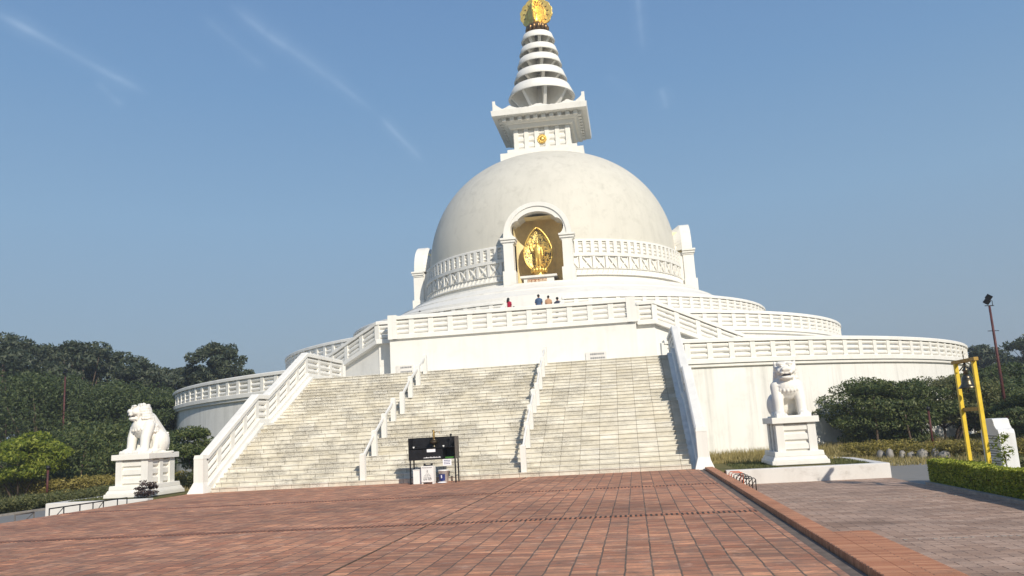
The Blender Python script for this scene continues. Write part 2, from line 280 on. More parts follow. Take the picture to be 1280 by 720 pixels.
# ---------------------------------------------------------------- mesh helpers
class MB:
    def __init__(s): s.v = []; s.f = []; s.sm = []
    def add(s, vs, fs, smooth=False):
        o = len(s.v); s.v += [tuple(v) for v in vs]; s.f += [tuple(i + o for i in f) for f in fs]; s.sm += [smooth] * len(fs); return s
    def box(s, x0, x1, y0, y1, z0, z1, rz=0, at=None):
        vs = [(x, y, z) for z in (z0, z1) for y in (y0, y1) for x in (x0, x1)]
        if rz or at:
            a = at or (0, 0, 0); c_, s_ = cos(rz), sin(rz)
            vs = [(a[0] + x * c_ - y * s_, a[1] + x * s_ + y * c_, a[2] + z) for x, y, z in vs]
        return s.add(vs, [(0, 2, 3, 1), (4, 5, 7, 6), (0, 1, 5, 4), (2, 6, 7, 3), (0, 4, 6, 2), (1, 3, 7, 5)])
    def frust(s, cx, cy, z0, z1, a0, b0, a1, b1):
        vs = [(cx + sx * a, cy + sy * b, z) for z, a, b in ((z0, a0, b0), (z1, a1, b1)) for sy in (-1, 1) for sx in (-1, 1)]
        return s.add(vs, [(0, 2, 3, 1), (4, 5, 7, 6), (0, 1, 5, 4), (2, 6, 7, 3), (0, 4, 6, 2), (1, 3, 7, 5)])
    def lathe(s, prof, seg=64, a0=0.0, a1=2 * pi, smooth=True, cx=0, cy=0):
        full = abs(a1 - a0 - 2 * pi) < 1e-6; n = seg if full else seg + 1; vs = []
        for i in range(n):
            a = a0 + (a1 - a0) * i / seg
            for r, z in prof: vs.append((cx + r * sin(a), cy - r * cos(a), z))
        m = len(prof); fs = []
        for i in range(seg):
            j = (i + 1) % n
            for t in range(m - 1): fs.append((i * m + t, j * m + t, j * m + t + 1, i * m + t + 1))
        return s.add(vs, fs, smooth)
    def tube(s, pts, rad, seg=8, smooth=True, cap=True):
        pts = [Vector(p) for p in pts]; n = len(pts); rad = rad if isinstance(rad, (list, tuple)) else [rad] * n; vs = []
        for i, p in enumerate(pts):
            t = (pts[min(i + 1, n - 1)] - pts[max(i - 1, 0)]).normalized()
            u = t.cross(Vector((0, 0, 1))) if abs(t.z) < .95 else t.cross(Vector((1, 0, 0)))
            u.normalize(); w = t.cross(u)
            for k_ in range(seg):
                a = 2 * pi * k_ / seg; vs.append(p + (u * cos(a) + w * sin(a)) * rad[i])
        fs = [(i * seg + k_, i * seg + (k_ + 1) % seg, (i + 1) * seg + (k_ + 1) % seg, (i + 1) * seg + k_) for i in range(n - 1) for k_ in range(seg)]
        if cap: fs += [tuple(range(seg))[::-1], tuple((n - 1) * seg + k_ for k_ in range(seg))]
        return s.add(vs, fs, smooth)
    def prism(s, poly, d0, d1, plane='xz'):
        # poly in the given plane, extruded along the third axis from d0 to d1
        def P(a, b, d): return {'xz': (a, d, b), 'xy': (a, b, d), 'yz': (d, a, b)}[plane]
        n = len(poly); vs = [P(a, b, d0) for a, b in poly] + [P(a, b, d1) for a, b in poly]
        return s.add(vs, [tuple(range(n)), tuple(range(2 * n - 1, n - 1, -1))] + [(i, i + n, (i + 1) % n + n, (i + 1) % n) for i in range(n)])
    def sweep(s, pts, sec):
        # horizontal-lateral sweep; sec = [(lateral, z)], closed; lateral + = left of travel
        pts = [Vector(p) for p in pts]; n = len(pts); vs = []; m = len(sec)
        def nrm(a, b): d = Vector((b.x - a.x, b.y - a.y)); d.normalize(); return Vector((-d.y, d.x))
        for i, p in enumerate(pts):
            if i == 0: l = nrm(pts[0], pts[1]); k_ = 1
            elif i == n - 1: l = nrm(pts[-2], pts[-1]); k_ = 1
            else:
                a, b = nrm(pts[i - 1], p), nrm(p, pts[i + 1]); l = (a + b).normalized(); k_ = 1 / max(.3, l.dot(a))
            for u, z in sec: vs.append((p.x + l.x * u * k_, p.y + l.y * u * k_, p.z + z))
        fs = [(i * m + t, i * m + (t + 1) % m, (i + 1) * m + (t + 1) % m, (i + 1) * m + t) for i in range(n - 1) for t in range(m)]
        fs += [tuple(range(m))[::-1], tuple((n - 1) * m + t for t in range(m))]
        return s.add(vs, fs)
    def sph(s, c, r, seg=12, rings=8):
        r = r if isinstance(r, (tuple, list)) else (r, r, r); vs = []; fs = []
        for i in range(rings + 1):
            ph = pi * i / rings
            for j in range(seg):
                a = 2 * pi * j / seg; vs.append((c[0] + r[0] * sin(ph) * cos(a), c[1] + r[1] * sin(ph) * sin(a), c[2] + r[2] * cos(ph)))
        for i in range(rings):
            for j in range(seg):
                a, b = i * seg + j, i * seg + (j + 1) % seg; fs.append((a, a + seg, b + seg, b))
        return s.add(vs, fs, True)
    def mesh(s, name, mat):
        me = bpy.data.meshes.new(name); me.from_pydata(s.v, [], s.f); me.polygons.foreach_set('use_smooth', s.sm)
        if mat: me.materials.append(MAT[mat] if isinstance(mat, str) else mat)
        me.validate(); me.update()
        import bmesh
        b = bmesh.new(); b.from_mesh(me); bmesh.ops.remove_doubles(b, verts=b.verts, dist=1e-5); bmesh.ops.recalc_face_normals(b, faces=b.faces); b.to_mesh(me); b.free()
        return me
    def build(s, name, mat, parent=None, loc=None, rz=0, bevel=0):
        o = link(name, s.mesh(name, mat), parent, loc, rz)
        if bevel:
            b = o.modifiers.new('bevel', 'BEVEL'); b.width = bevel; b.segments = 2; b.limit_method = 'ANGLE'
        return o
def link(name, data, parent=None, loc=None, rz=0):
    o = bpy.data.objects.new(name, data); COL.objects.link(o)
    if parent: o.parent = parent
    if loc: o.location = loc
    if rz: o.rotation_euler = (0, 0, rz)
    return o
def tag(o, label=None, cat=None, group=None, kind=None):
    if label: o['label'] = label
    if cat: o['category'] = cat
    if group: o['group'] = group
    if kind: o['kind'] = kind
    return o
def thing(name, label, cat, loc=(0, 0, 0), rz=0, group=None):
    o = link(name, None, None, loc, rz); o.empty_display_size = .3
    return tag(o, label, cat, group)
def struct(o): o['kind'] = 'structure'; return o
def copy_tree(o, parent=None):
    c = o.copy(); COL.objects.link(c); c.parent = parent
    for ch in list(o.children): copy_tree(ch, c)
    return c

# ---------------------------------------------------------------- ground
G = -.42
mb = MB(); mb.add([(-1500, -1500, G), (1500, -1500, G), (1500, 1500, G), (-1500, 1500, G)], [(0, 1, 2, 3)])
struct(mb.build('ground', 'lawn'))
# plaza: three tiled bays between drain grooves, with soldier courses
mb = MB()
bays = [(-9.5, -3.25), (-3.21, 3.04), (3.08, 8.93)]
cuts = [-95, -72.6, -65.70, -65.40, -58.95, -58.67, -51.80]
for x0, x1 in bays:
    mb.box(x0, x1, -95, -51.80, -.45, 0)
struct(mb.build('plaza', 'plaza'))
mb = MB(); mb.box(-9.5, 9.12, -95, -51.8, -.5, -.035); struct(mb.build('plaza_bed', 'concrete'))
mb = MB()
for x0, x1 in bays:
    for ya, yb in ((-72.75, -72.47), (-65.74, -65.46), (-58.92, -58.64)): mb.box(x0 + .02, x1 - .02, ya, yb, -.02, .006)
struct(mb.build('paving_course', 'soldier'))
mb = MB(); mb.box(8.935, 9.11, -95, -51.9, -.4, -.012); struct(mb.build('gutter', 'gutter'))
mb = MB(); mb.box(9.13, 9.40, -95, -52.3, -.5, .07); mb.box(9.4, 9.86, -95, -69.1, -.5, .067)
struct(mb.build('brick_kerb', 'kerb', bevel=.012))
mb = MB(); mb.box(9.40, 14.42, -95, -54.3, -1, -.40); struct(mb.build('pavement', 'pavement'))
mb = MB(); mb.prism([(14.43, -57.2), (14.43, -48.5), (16.2, -43.6), (18.4, -45.6), (16.9, -52), (16.0, -57.2)], -1, -.405, 'xy')
mb.prism([(16.0, -57.4), (16.95, -52), (30, -52), (30, -57.4)], -1, -.408, 'xy')
struct(mb.build('path', 'concrete'))
mb = MB(); mb.box(14.425, 14.56, -95, -57.22, -.5, -.33); struct(mb.build('path_kerb', 'kerbstone'))
rs = random.Random(2)
for yy in (-60.4, -66.85):
    mb = MB(); x = 9.6
    while x < 14.2:
        if rs.random() < .8: mb.box(x, x + rs.uniform(.04, .07), yy, yy + .05, -.41, -.394)
        x += .11
    struct(mb.build('pavement_course', 'kerbstone'))
mb = MB(); mb.add([(14.0, -56.0, -.392), (14.1, -56.25, -.392), (15.6, -58.0, -.392), (15.6, -57.3, -.392), (14.7, -55.9, -.392)], [(0, 1, 2, 3, 4)])
mb = MB(); mb.box(-16.1, -9.51, -95, -54.3, -1, -.402); mb.box(-16.1, -13.6, -54.29, -30, -1, -.403); struct(mb.build('side_path', 'concrete'))
mb = MB(); mb.box(-16.25, -16.105, -95, -30, -.5, -.33); struct(mb.build('side_kerb', 'kerbstone'))

# ---------------------------------------------------------------- balustrade builder
_cache = {}
def crossbar_mesh(L, slope, h, gap, mat='rail'):
    key = ('bar', round(L, 2), round(slope, 3), round(h, 2))
    if key not in _cache:
        mb = MB(); bh = h / 3
        for i in range(3):
            z0 = i * bh + .018; z1 = (i + 1) * bh - .018; zm = (z0 + z1) / 2; t = .125
            sec = [(0.01, z0), (t * .75, z0 + bh * .16), (t, zm), (t * .75, z1 - bh * .16), (0.01, z1), (-.01, z1), (-t * .75, z1 - bh * .16), (-t, zm), (-t * .75, z0 + bh * .16), (-.01, z0)]
            mb.sweep([(0, 0, 0), (L, 0, L * slope)], sec)
        _cache[key] = mb.mesh('crossbars', mat)
    return _cache[key]
def post_mesh(w, d, h):
    key = ('post', w, d, round(h, 2))
    if key not in _cache:
        mb = MB(); mb.box(-w / 2, w / 2, -d / 2, d / 2, 0, h); _cache[key] = mb.mesh('post', 'rail')
    return _cache[key]
def balustrade(label, nodes, group=None, base=(.0, .28), top=1.42, railh=.22, bw=.44, rw=.44, pw=.32, pd=.30, fine=None, end_posts=True, base_label=None, loc=None):
    # nodes: points on the floor line; base z-range relative to it; top = top of handrail above it
    n0 = Vector(nodes[len(nodes) // 2]); t = thing('balustrade', label, 'balustrade', tuple(loc or n0), 0, group)
    o0 = t.location
    N = [Vector(n) - o0 for n in nodes]; F = [Vector(n) - o0 for n in (fine or nodes)]
    b0, b1 = base; c = .05
    mb = MB(); mb.sweep(F, [(-bw / 2, b0), (bw / 2, b0), (bw / 2, b1 - .04), (bw / 2 - .04, b1), (-bw / 2 + .04, b1), (-bw / 2, b1 - .04)])
    mb.build('base_course', 'rail', t)
    z0 = top - railh
    mb = MB(); mb.sweep(F, [(-rw / 2, z0), (rw / 2, z0), (rw / 2, top - c), (rw / 2 - c, top), (-rw / 2 + c, top), (-rw / 2, top - c)])
    mb.build('handrail', 'rail', t)
    for i, p in enumerate(N):
        a = N[min(i + 1, len(N) - 1)] - N[max(i - 1, 0)]; rz = atan2(a.y, a.x)
        if 0 < i < len(N) - 1 or end_posts:
            link('post', post_mesh(pw, pd, z0 - b1 + .16), t, (p.x, p.y, p.z + b1 - .08), rz)
        if i < len(N) - 1:
            d = N[i + 1] - p; L = hypot(d.x, d.y)
            link('crossbars', crossbar_mesh(L, d.z / L, z0 - b1, 0), t, (p.x, p.y, p.z + b1), atan2(d.y, d.x))
    return t
def arc(rad, z, a0, a1, step):
    n = max(1, round(abs(a1 - a0) * rad / step)); return [(rad * sin(a0 + (a1 - a0) * i / n), -rad * cos(a0 + (a1 - a0) * i / n), z) for i in range(n + 1)]

# ---------------------------------------------------------------- terraces
Z1, Z2, Z3 = 4.76, 7.78, 10.10
def terrace(label, rad, z0, z1, inner, seg=200):
    t = thing('terrace', label, 'terrace', (0, 0, z0)); 
    mb = MB(); mb.lathe([(rad, 0), (rad, z1 - z0 - .02)], seg); mb.build('wall', 'wall', t)
    mb = MB(); mb.lathe([(rad - .02, z1 - z0 - .25), (rad + .17, z1 - z0 - .18), (rad + .17, z1 - z0), (inner, z1 - z0)], seg, smooth=False); mb.build('floor_slab', 'white', t)
    return t
terrace('lowest and widest white circular terrace wall with rain streaks', 35.25, G - .1, Z1, 25.9)
terrace('middle white circular terrace drum, half hidden by the lowest terrace', 26.05, Z1 - .05, Z2, 19)
terrace('uppermost and smallest white circular terrace under the dome', 19.8, Z2 - .05, Z3, 10)
A1 = R(14.6)
balustrade('long curved balustrade on the right side of the lowest terrace', arc(35.3, Z1, A1, R(112), 1.33), 'balustrades of curved terraces')
balustrade('long curved balustrade on the left side of the lowest terrace, in shade beneath', arc(35.3, Z1, -R(16.8), -R(112), 1.33), 'balustrades of curved terraces')
balustrade('curved balustrade on the right side of the middle terrace', arc(26.1, Z2, R(17.2), R(115), 1.25), 'balustrades of curved terraces')
balustrade('curved balustrade on the left side of the middle terrace', arc(26.1, Z2, -R(17.2), -R(115), 1.25), 'balustrades of curved terraces')
balustrade('curved balustrade on the right side of the uppermost terrace below the dome', arc(19.85, Z3, R(6.4), R(118), 1.08), 'balustrades of curved terraces', top=1.4)
balustrade('curved balustrade on the left side of the uppermost terrace below the dome', arc(19.85, Z3, -R(6.4), -R(118), 1.08), 'balustrades of curved terraces', top=1.4)

# ---------------------------------------------------------------- front block with side flights
BX, BY = 7.5, -32.9; ZB = 7.56; PX, PY = 8.6, -31.6
t = thing('front_platform', 'white block wall with balcony at the head of the main stairs', 'platform', (0, BY, Z1))
mb = MB(); mb.box(-BX + .02, BX - .02, .12, 9.5, -.1, ZB - Z1); mb.build('wall', 'white', t)
for s_ in (-1, 1):
    mb = MB(); mb.box(min(s_ * PX, s_ * (BX - .02)), max(s_ * PX, s_ * (BX - .02)), 1.44, 9.5, -.1, ZB - Z1 - .02); mb.build('side_wall', 'white', t)
mb = MB(); mb.box(-BX - .08, BX + .08, .0, 9.4, ZB - Z1 + .003, ZB - Z1 + .07); mb.build('floor_slab', 'white', t)
def plaque(x0, x1, z0, z1, rows):
    mb = MB(); mb.box(x0, x1, .06, .12, z0, z1); f = mb.build('plaque', 'slab', t)
    mb = MB(); rs = random.Random(int(x0 * 10))
    for i in range(rows):
        z = z1 - (z1 - z0) * (i + .5) / rows - .05; x = x0 + .28
        while x < x1 - .12:
            w = rs.uniform(.04, .12); mb.box(x, min(x + w, x1 - .08), .045, .06, z, z + .09); x += w + .03
    mb.build('lettering', 'engraved', f)
plaque(-7.12, -6.05, 5.40 - Z1, 5.92 - Z1, 2); plaque(4.40, 5.62, 5.46 - Z1, 5.92 - Z1, 2)
n_ = 12
nodes = [(-BX + .22 + (2 * BX - .44) * i / n_, BY + .17, ZB) for i in range(n_ + 1)]
bal = balustrade('straight balustrade along the balcony above the main stairs', nodes, base=(-.02, .26), top=1.40, bw=.46, rw=.46)
mb = MB()   # thicker corner piers of the balcony
for s in (-1, 1):
    mb = MB(); mb.box(-.27, .27, -.27, .27, -.02, 1.46); o = mb.build('corner_pier', 'rail', bal, tuple(Vector((s * (BX - .24), BY + .20, ZB)) - bal.location))
th = R(32)
for s, nm in ((-1, 'left'), (1, 'right')):
    dx, dy = s * cos(th), sin(th)
    # flat piece then descending piece
    pts = [(s * (BX + .1), PY + .05, ZB - .06), (s * PX, PY + .05, ZB - .06)]
    L = 1.53; nb = 7; sl = .32
    for i in range(1, nb): pts.append((s * PX + dx * L * i, PY + .05 + dy * L * i, max(Z1 + .1, ZB - .06 - sl * L * i)))
    balustrade(f'sloping balustrade of the side flight on the {nm} of the balcony', pts, 'side flight balustrades', base=(-.02, .26), top=1.40, end_posts=True)
    st = thing('side_staircase', f'white side flight of steps hidden behind the sloping rail, {nm} of balcony', 'staircase', (s * PX, PY, Z1), 0, 'side staircases')
    mb = MB(); Lw = L * (nb - 1)
    A_ = Vector((0, .2, 0)); B_ = Vector((dx * Lw, .2 + dy * Lw, 0)); top0 = ZB - .08 - Z1; top1 = max(.1, top0 - sl * Lw)
    nrm = Vector((-dy * s, dx * s, 0)) * .3
    if nrm.y < 0: nrm = -nrm
    vs = [A_, B_, B_ + Vector((0, 0, top1)), A_ + Vector((0, 0, top0)), A_ + nrm, B_ + nrm, B_ + nrm + Vector((0, 0, top1)), A_ + nrm + Vector((0, 0, top0))]
    mb.add(vs, [(0, 1, 2, 3), (7, 6, 5, 4), (0, 4, 5, 1), (1, 5, 6, 2), (2, 6, 7, 3), (3, 7, 4, 0)]); mb.build('stringer_wall', 'white', st)
    mb = MB(); ns = 17
    for i in range(ns):
        a = A_ + nrm + (B_ - A_) * (i / ns); b = A_ + nrm + (B_ - A_) * ((i + 1) / ns); q = nrm.normalized() * 2.2; z = top0 * (1 - i / ns)
        mb.add([a, b, b + q, a + q] + [v + Vector((0, 0, z)) for v in (a, b, b + q, a + q)], [(0, 1, 2, 3), (7, 6, 5, 4), (0, 4, 5, 1), (1, 5, 6, 2), (2, 6, 7, 3), (3, 7, 4, 0)])
    mb.build('steps', 'white', st)
# upper stair to the last terrace
t = thing('upper_staircase', 'narrow upper stairs rising to the last terrace in front of the gilded statue', 'staircase', (0, -24, Z2 - .2))
mb = MB(); ns = 15
for i in range(ns): mb.box(-2.05, 2.05, .3 * i, 4.6, (Z3 - Z2 + .2) * i / ns, (Z3 - Z2 + .2) * (i + 1) / ns - .002)
mb.build('steps', 'white', t)
for s in (-1, 1):
    mb = MB(); mb.prism([(-.3, 0), (4.3, 0), (4.3, 3.45), (3.7, 3.45), (-.3, 1.1)], s * 2.26 - .17, s * 2.26 + .17, 'yz'); mb.build('side_wall', 'white', t)

# ---------------------------------------------------------------- main stairs
WS = 8.72; S0 = -51.85; ZM = 2.46; ZL = 4.73
t = thing('main_staircase', 'broad main staircase of cream marble slabs stained with black lichen', 'staircase', (0, S0, 0))
def stepz(i, y, z0, z1, y2):
    mb = MB(); mb.box(-WS, WS, y - S0, y2 - S0, z0, z1 - .037); mb.box(-WS, WS, y - S0 - .03, y2 - S0, z1 - .036, z1)
    mb.build('step', 'steps', t)
n1 = 15; r1 = ZM / n1; tr = (-47.46 - S0) / (n1 - 1)
for i in range(n1):
    y = S0 + tr * i; y2 = S0 + tr * (i + 1) + .01 if i < n1 - 1 else -46.43
    stepz(i, y, r1 * i - (.3 if i == 0 else .0), r1 * (i + 1), y2)
n2 = 15; r2 = (ZL - ZM) / n2; tr2 = (-42.0 + 46.44) / (n2 - 1)
for i in range(n2):
    y = -46.44 + tr2 * i; y2 = y + tr2 + .01 if i < n2 - 1 else -32.7
    stepz(i, y, ZM + r2 * i, ZM + r2 * (i + 1), y2)
mb = MB()   # body beneath the steps
mb.prism([(.35, -.5), (.35, .02), (4.4, ZM - .2), (5.4, ZM - .2), (9.85, ZL - .2), (19, ZL - .2), (19, -.5)], -WS + .01, WS - .01, 'yz'); mb.build('core', 'white', t)
# balustrades of the main stairs
def stair_path(s, x):
    p = []
    for i in range(5): p.append((x, S0 + .1 + (4.29) * i / 4, ZM * (i / 4)))
    p.append((x, -46.44, ZM + .02))
    for i in range(1, 5): p.append((x, -46.44 + 4.44 * i / 4, ZM + (ZL - ZM) * i / 4))
    for i in range(1, 4): p.append((x, -42.0 + 5.0 * i / 3, ZL))
    return p
for s, nm in ((-1, 'left'), (1, 'right')):
    x = s * 9.15
    bal = balustrade(f'stepped balustrade down the {nm} side of the main stairs', stair_path(s, x), 'main stair balustrades', base=(-.12, .30), top=1.34, railh=.20, bw=.5, rw=.37, pw=.30, pd=.24)
    o = bal.location
    mb = MB(); mb.frust(0, 0, -.02, .38, .33, .42, .19, .20); mb.box(-.185, .185, -.19, .19, .379, 1.24); mb.frust(0, 0, 1.239, 1.38, .195, .20, .17, .17)
    mb.build('end_pier', 'rail', bal, tuple(Vector((x, S0 + .02, 0)) - o))
    mb = MB(); q = [(p[1] - o.y, p[2] - .1 - o.z) for p in stair_path(s, x)]
    mb.prism([(a, b + .19 * (k_ > 0)) for k_, (a, b) in enumerate(q)] + [(q[-1][0], -.5 - o.z), (q[0][0] + .3, -.5 - o.z)], min(s * 8.71, s * 9.42) - o.x, max(s * 8.71, s * 9.42) - o.x, 'yz'); mb.build('stringer_wall', 'wall', bal)
# hand rails up the middle
def surf(y):
    if y < -47.46: return r1 * (math.floor((y - S0) / tr + 1e-6) + 1)
    if y < -46.44: return ZM
    if y < -42: return ZM + r2 * (math.floor((y + 46.44) / tr2 + 1e-6) + 1)
    return ZL
for x, nx in ((-2.95, 'left'), (2.95, 'right')):
    for ys, ny in (((-51.65, -50.25, -48.95, -47.62), 'lower'), ((-46.25, -44.85, -43.45, -42.05), 'upper')):
        t = thing('stair_handrail', f'white post and bar handrail in the {nx} row on the {ny} flight of main stairs', 'handrail', (x, ys[0], 0), 0, 'handrails up the main stairs')
        tops = []
        for y in ys:
            z = surf(y); mb = MB(); mb.box(-.095, .095, -.09, .09, -.02, .92); mb.frust(0, 0, .919, .96, .095, .09, .05, .05)
            mb.build('post', 'rail', t, (0, y - ys[0], z)); tops.append((0, y - ys[0], z + .80))
        mb = MB(); mb.sweep([tops[0], tops[-1]] if False else tops, [(-.035, -.05), (.035, -.05), (.035, .05), (-.035, .05)]); mb.build('rail_bar', 'rail', t)

# ---------------------------------------------------------------- stupa
stupa = thing('stupa', 'great white domed pagoda with banded drum, niche and ringed spire', 'pagoda', (0, 0, Z3))
def SP(mb, name, mat, parent=None, bevel=0, loc=None):
    if parent is None: return mb.build(name, mat, stupa, loc or (0, 0, -Z3), bevel=bevel)
    return mb.build(name, mat, parent, loc, bevel=bevel)
import bmesh
def cut_openings(mb):
    keepf, keeps = [], []
    for f, sm in zip(mb.f, mb.sm):
        c = sum((Vector(mb.v[i]) for i in f), Vector()) / len(f)
        if 13.78 < c.z < 20.35 and c.y < 0 and abs(c.x) < 2.35 and (c.z < 18.6 or abs(c.x) < 2.35 * sqrt(max(0, 1 - ((c.z - 18.3) / 2.05) ** 2)) + .05): continue
        keepf.append(f); keeps.append(sm)
    mb.f, mb.sm = keepf, keeps
def dome_r(z): return 12.42 * max(0, 1 - (max(0, z - 17.14) / 12.02) ** 2.21) ** (1 / 2.21)
zs = [17.5 + (28.9 - 17.5) * (1 - (1 - i / 46) ** 1.7) for i in range(47)] + [29.0, 29.08, 29.13, 29.15]
prof = [(min(dome_r(z), 12.62), z) for z in zs] + [(0, 29.16)]
prof = [(r_ if z > 18.6 else min(r_, 12.62), z) for r_, z in prof]
mb = MB(); mb.lathe(prof, 420); cut_openings(mb); SP(mb, 'dome', 'dome')
NS = 480
def band(name, prof, mat='white', extra=None):
    mb = MB()
    p2 = []
    for i in range(len(prof) - 1):
        (r0, z0), (r1_, z1_) = prof[i], prof[i + 1]; n = max(1, int(abs(z1_ - z0) / .25))
        for k_ in range(n): p2.append((r0 + (r1_ - r0) * k_ / n, z0 + (z1_ - z0) * k_ / n))
    p2.append(prof[-1]); mb.lathe(p2, NS, smooth=False); cut_openings(mb)
    if extra: mb.add(extra.v, extra.f)
    return SP(mb, name, mat)
band('upper_moulding', [(12.4, 17.42), (12.80, 17.42), (12.80, 17.56), (12.68, 17.64), (12.35, 17.68)])
band('middle_moulding', [(12.5, 16.08), (12.84, 16.1), (12.86, 16.38), (12.5, 16.4)])
band('lower_moulding', [(12.5, 14.93), (12.86, 14.95), (12.9, 15.02), (12.5, 15.05)])
band('leaf_course', [(12.4, 14.44), (12.96, 14.42), (12.94, 14.52), (12.80, 14.54), (12.78, 14.93), (12.5, 14.93)])
band('foot_ring', [(12.4, 14.46), (12.72, 14.44), (12.76, 14.05), (13.45, 14.0), (13.45, 13.85), (14.25, 13.8), (14.25, 13.66), (15.6, 13.05), (15.6, 12.95), (17.2, 12.25), (17.5, Z3 - .02)])
drum_mb = MB()
def ring_repeat(n, fn, shift=0.0, skip=R(13.0)):
    for i in range(n):
        a = 2 * pi * (i + .5 + shift) / n; aa = (a + pi) % (2 * pi) - pi
        if any(abs((aa - c0 + pi) % (2 * pi) - pi) < skip for c0 in (0, pi / 2, -pi / 2, pi)): continue
        sub = MB(); fn(sub, i)
        ca, sa = cos(a), sin(a)
        drum_mb.add([(x * ca - y * sa, x * sa + y * ca, z) for x, y, z in sub.v], sub.f)
def f_post(mb, i): mb.box(-.17, .17, -12.80, -12.5, 16.38, 17.42)
def f_bar(mb, i):
    for k_ in range(3):
        z0 = 16.42 + k_ * .335; mb.add([(-.3, -12.58, z0), (.3, -12.58, z0), (.3, -12.77, z0 + .16), (-.3, -12.77, z0 + .16), (-.3, -12.58, z0 + .32), (.3, -12.58, z0 + .32)], [(0, 1, 2, 3), (3, 2, 5, 4), (0, 3, 4), (1, 5, 2)])
n_band = 112
ring_repeat(n_band, f_post); ring_repeat(n_band, f_bar, .5)
nx = 68
def f_x(mb, i):
    w = .36; z0, z1 = 15.10, 16.02
    for a, b in (((-w, z0), (w, z1)), ((-w, z1), (w, z0))):
        d = Vector((b[0] - a[0], b[1] - a[1])).normalized(); n_ = Vector((-d.y, d.x)) * .05
        mb.add([(a[0] + n_.x, -12.77, a[1] + n_.y), (a[0] - n_.x, -12.77, a[1] - n_.y), (b[0] - n_.x, -12.77, b[1] - n_.y), (b[0] + n_.x, -12.77, b[1] + n_.y),
                (a[0] + n_.x, -12.5, a[1] + n_.y), (a[0] - n_.x, -12.5, a[1] - n_.y), (b[0] - n_.x, -12.5, b[1] - n_.y), (b[0] + n_.x, -12.5, b[1] + n_.y)],
               [(0, 1, 2, 3), (0, 4, 5, 1), (1, 5, 6, 2), (2, 6, 7, 3), (3, 7, 4, 0)])
    mb.sph((0, -12.75, (z0 + z1) / 2), (.12, .06, .12), 8, 6)
def f_xp(mb, i): mb.box(-.13, .13, -12.80, -12.5, 15.03, 16.10)
ring_repeat(nx, f_x); ring_repeat(nx, f_xp, .5)
def f_leaf(mb, i):
    mb.add([(-.20, -12.80, 14.53), (.02, -12.80, 14.53), (.20, -12.76, 14.92), (.02, -12.76, 14.92), (-.12, -12.95, 14.54), (.10, -12.86, 14.90)], [(0, 4, 5, 3), (4, 1, 2, 5), (0, 1, 4), (3, 5, 2)])
ring_repeat(170, f_leaf)
band('drum', [(12.63, 17.5), (12.63, 14.4)], extra=drum_mb)

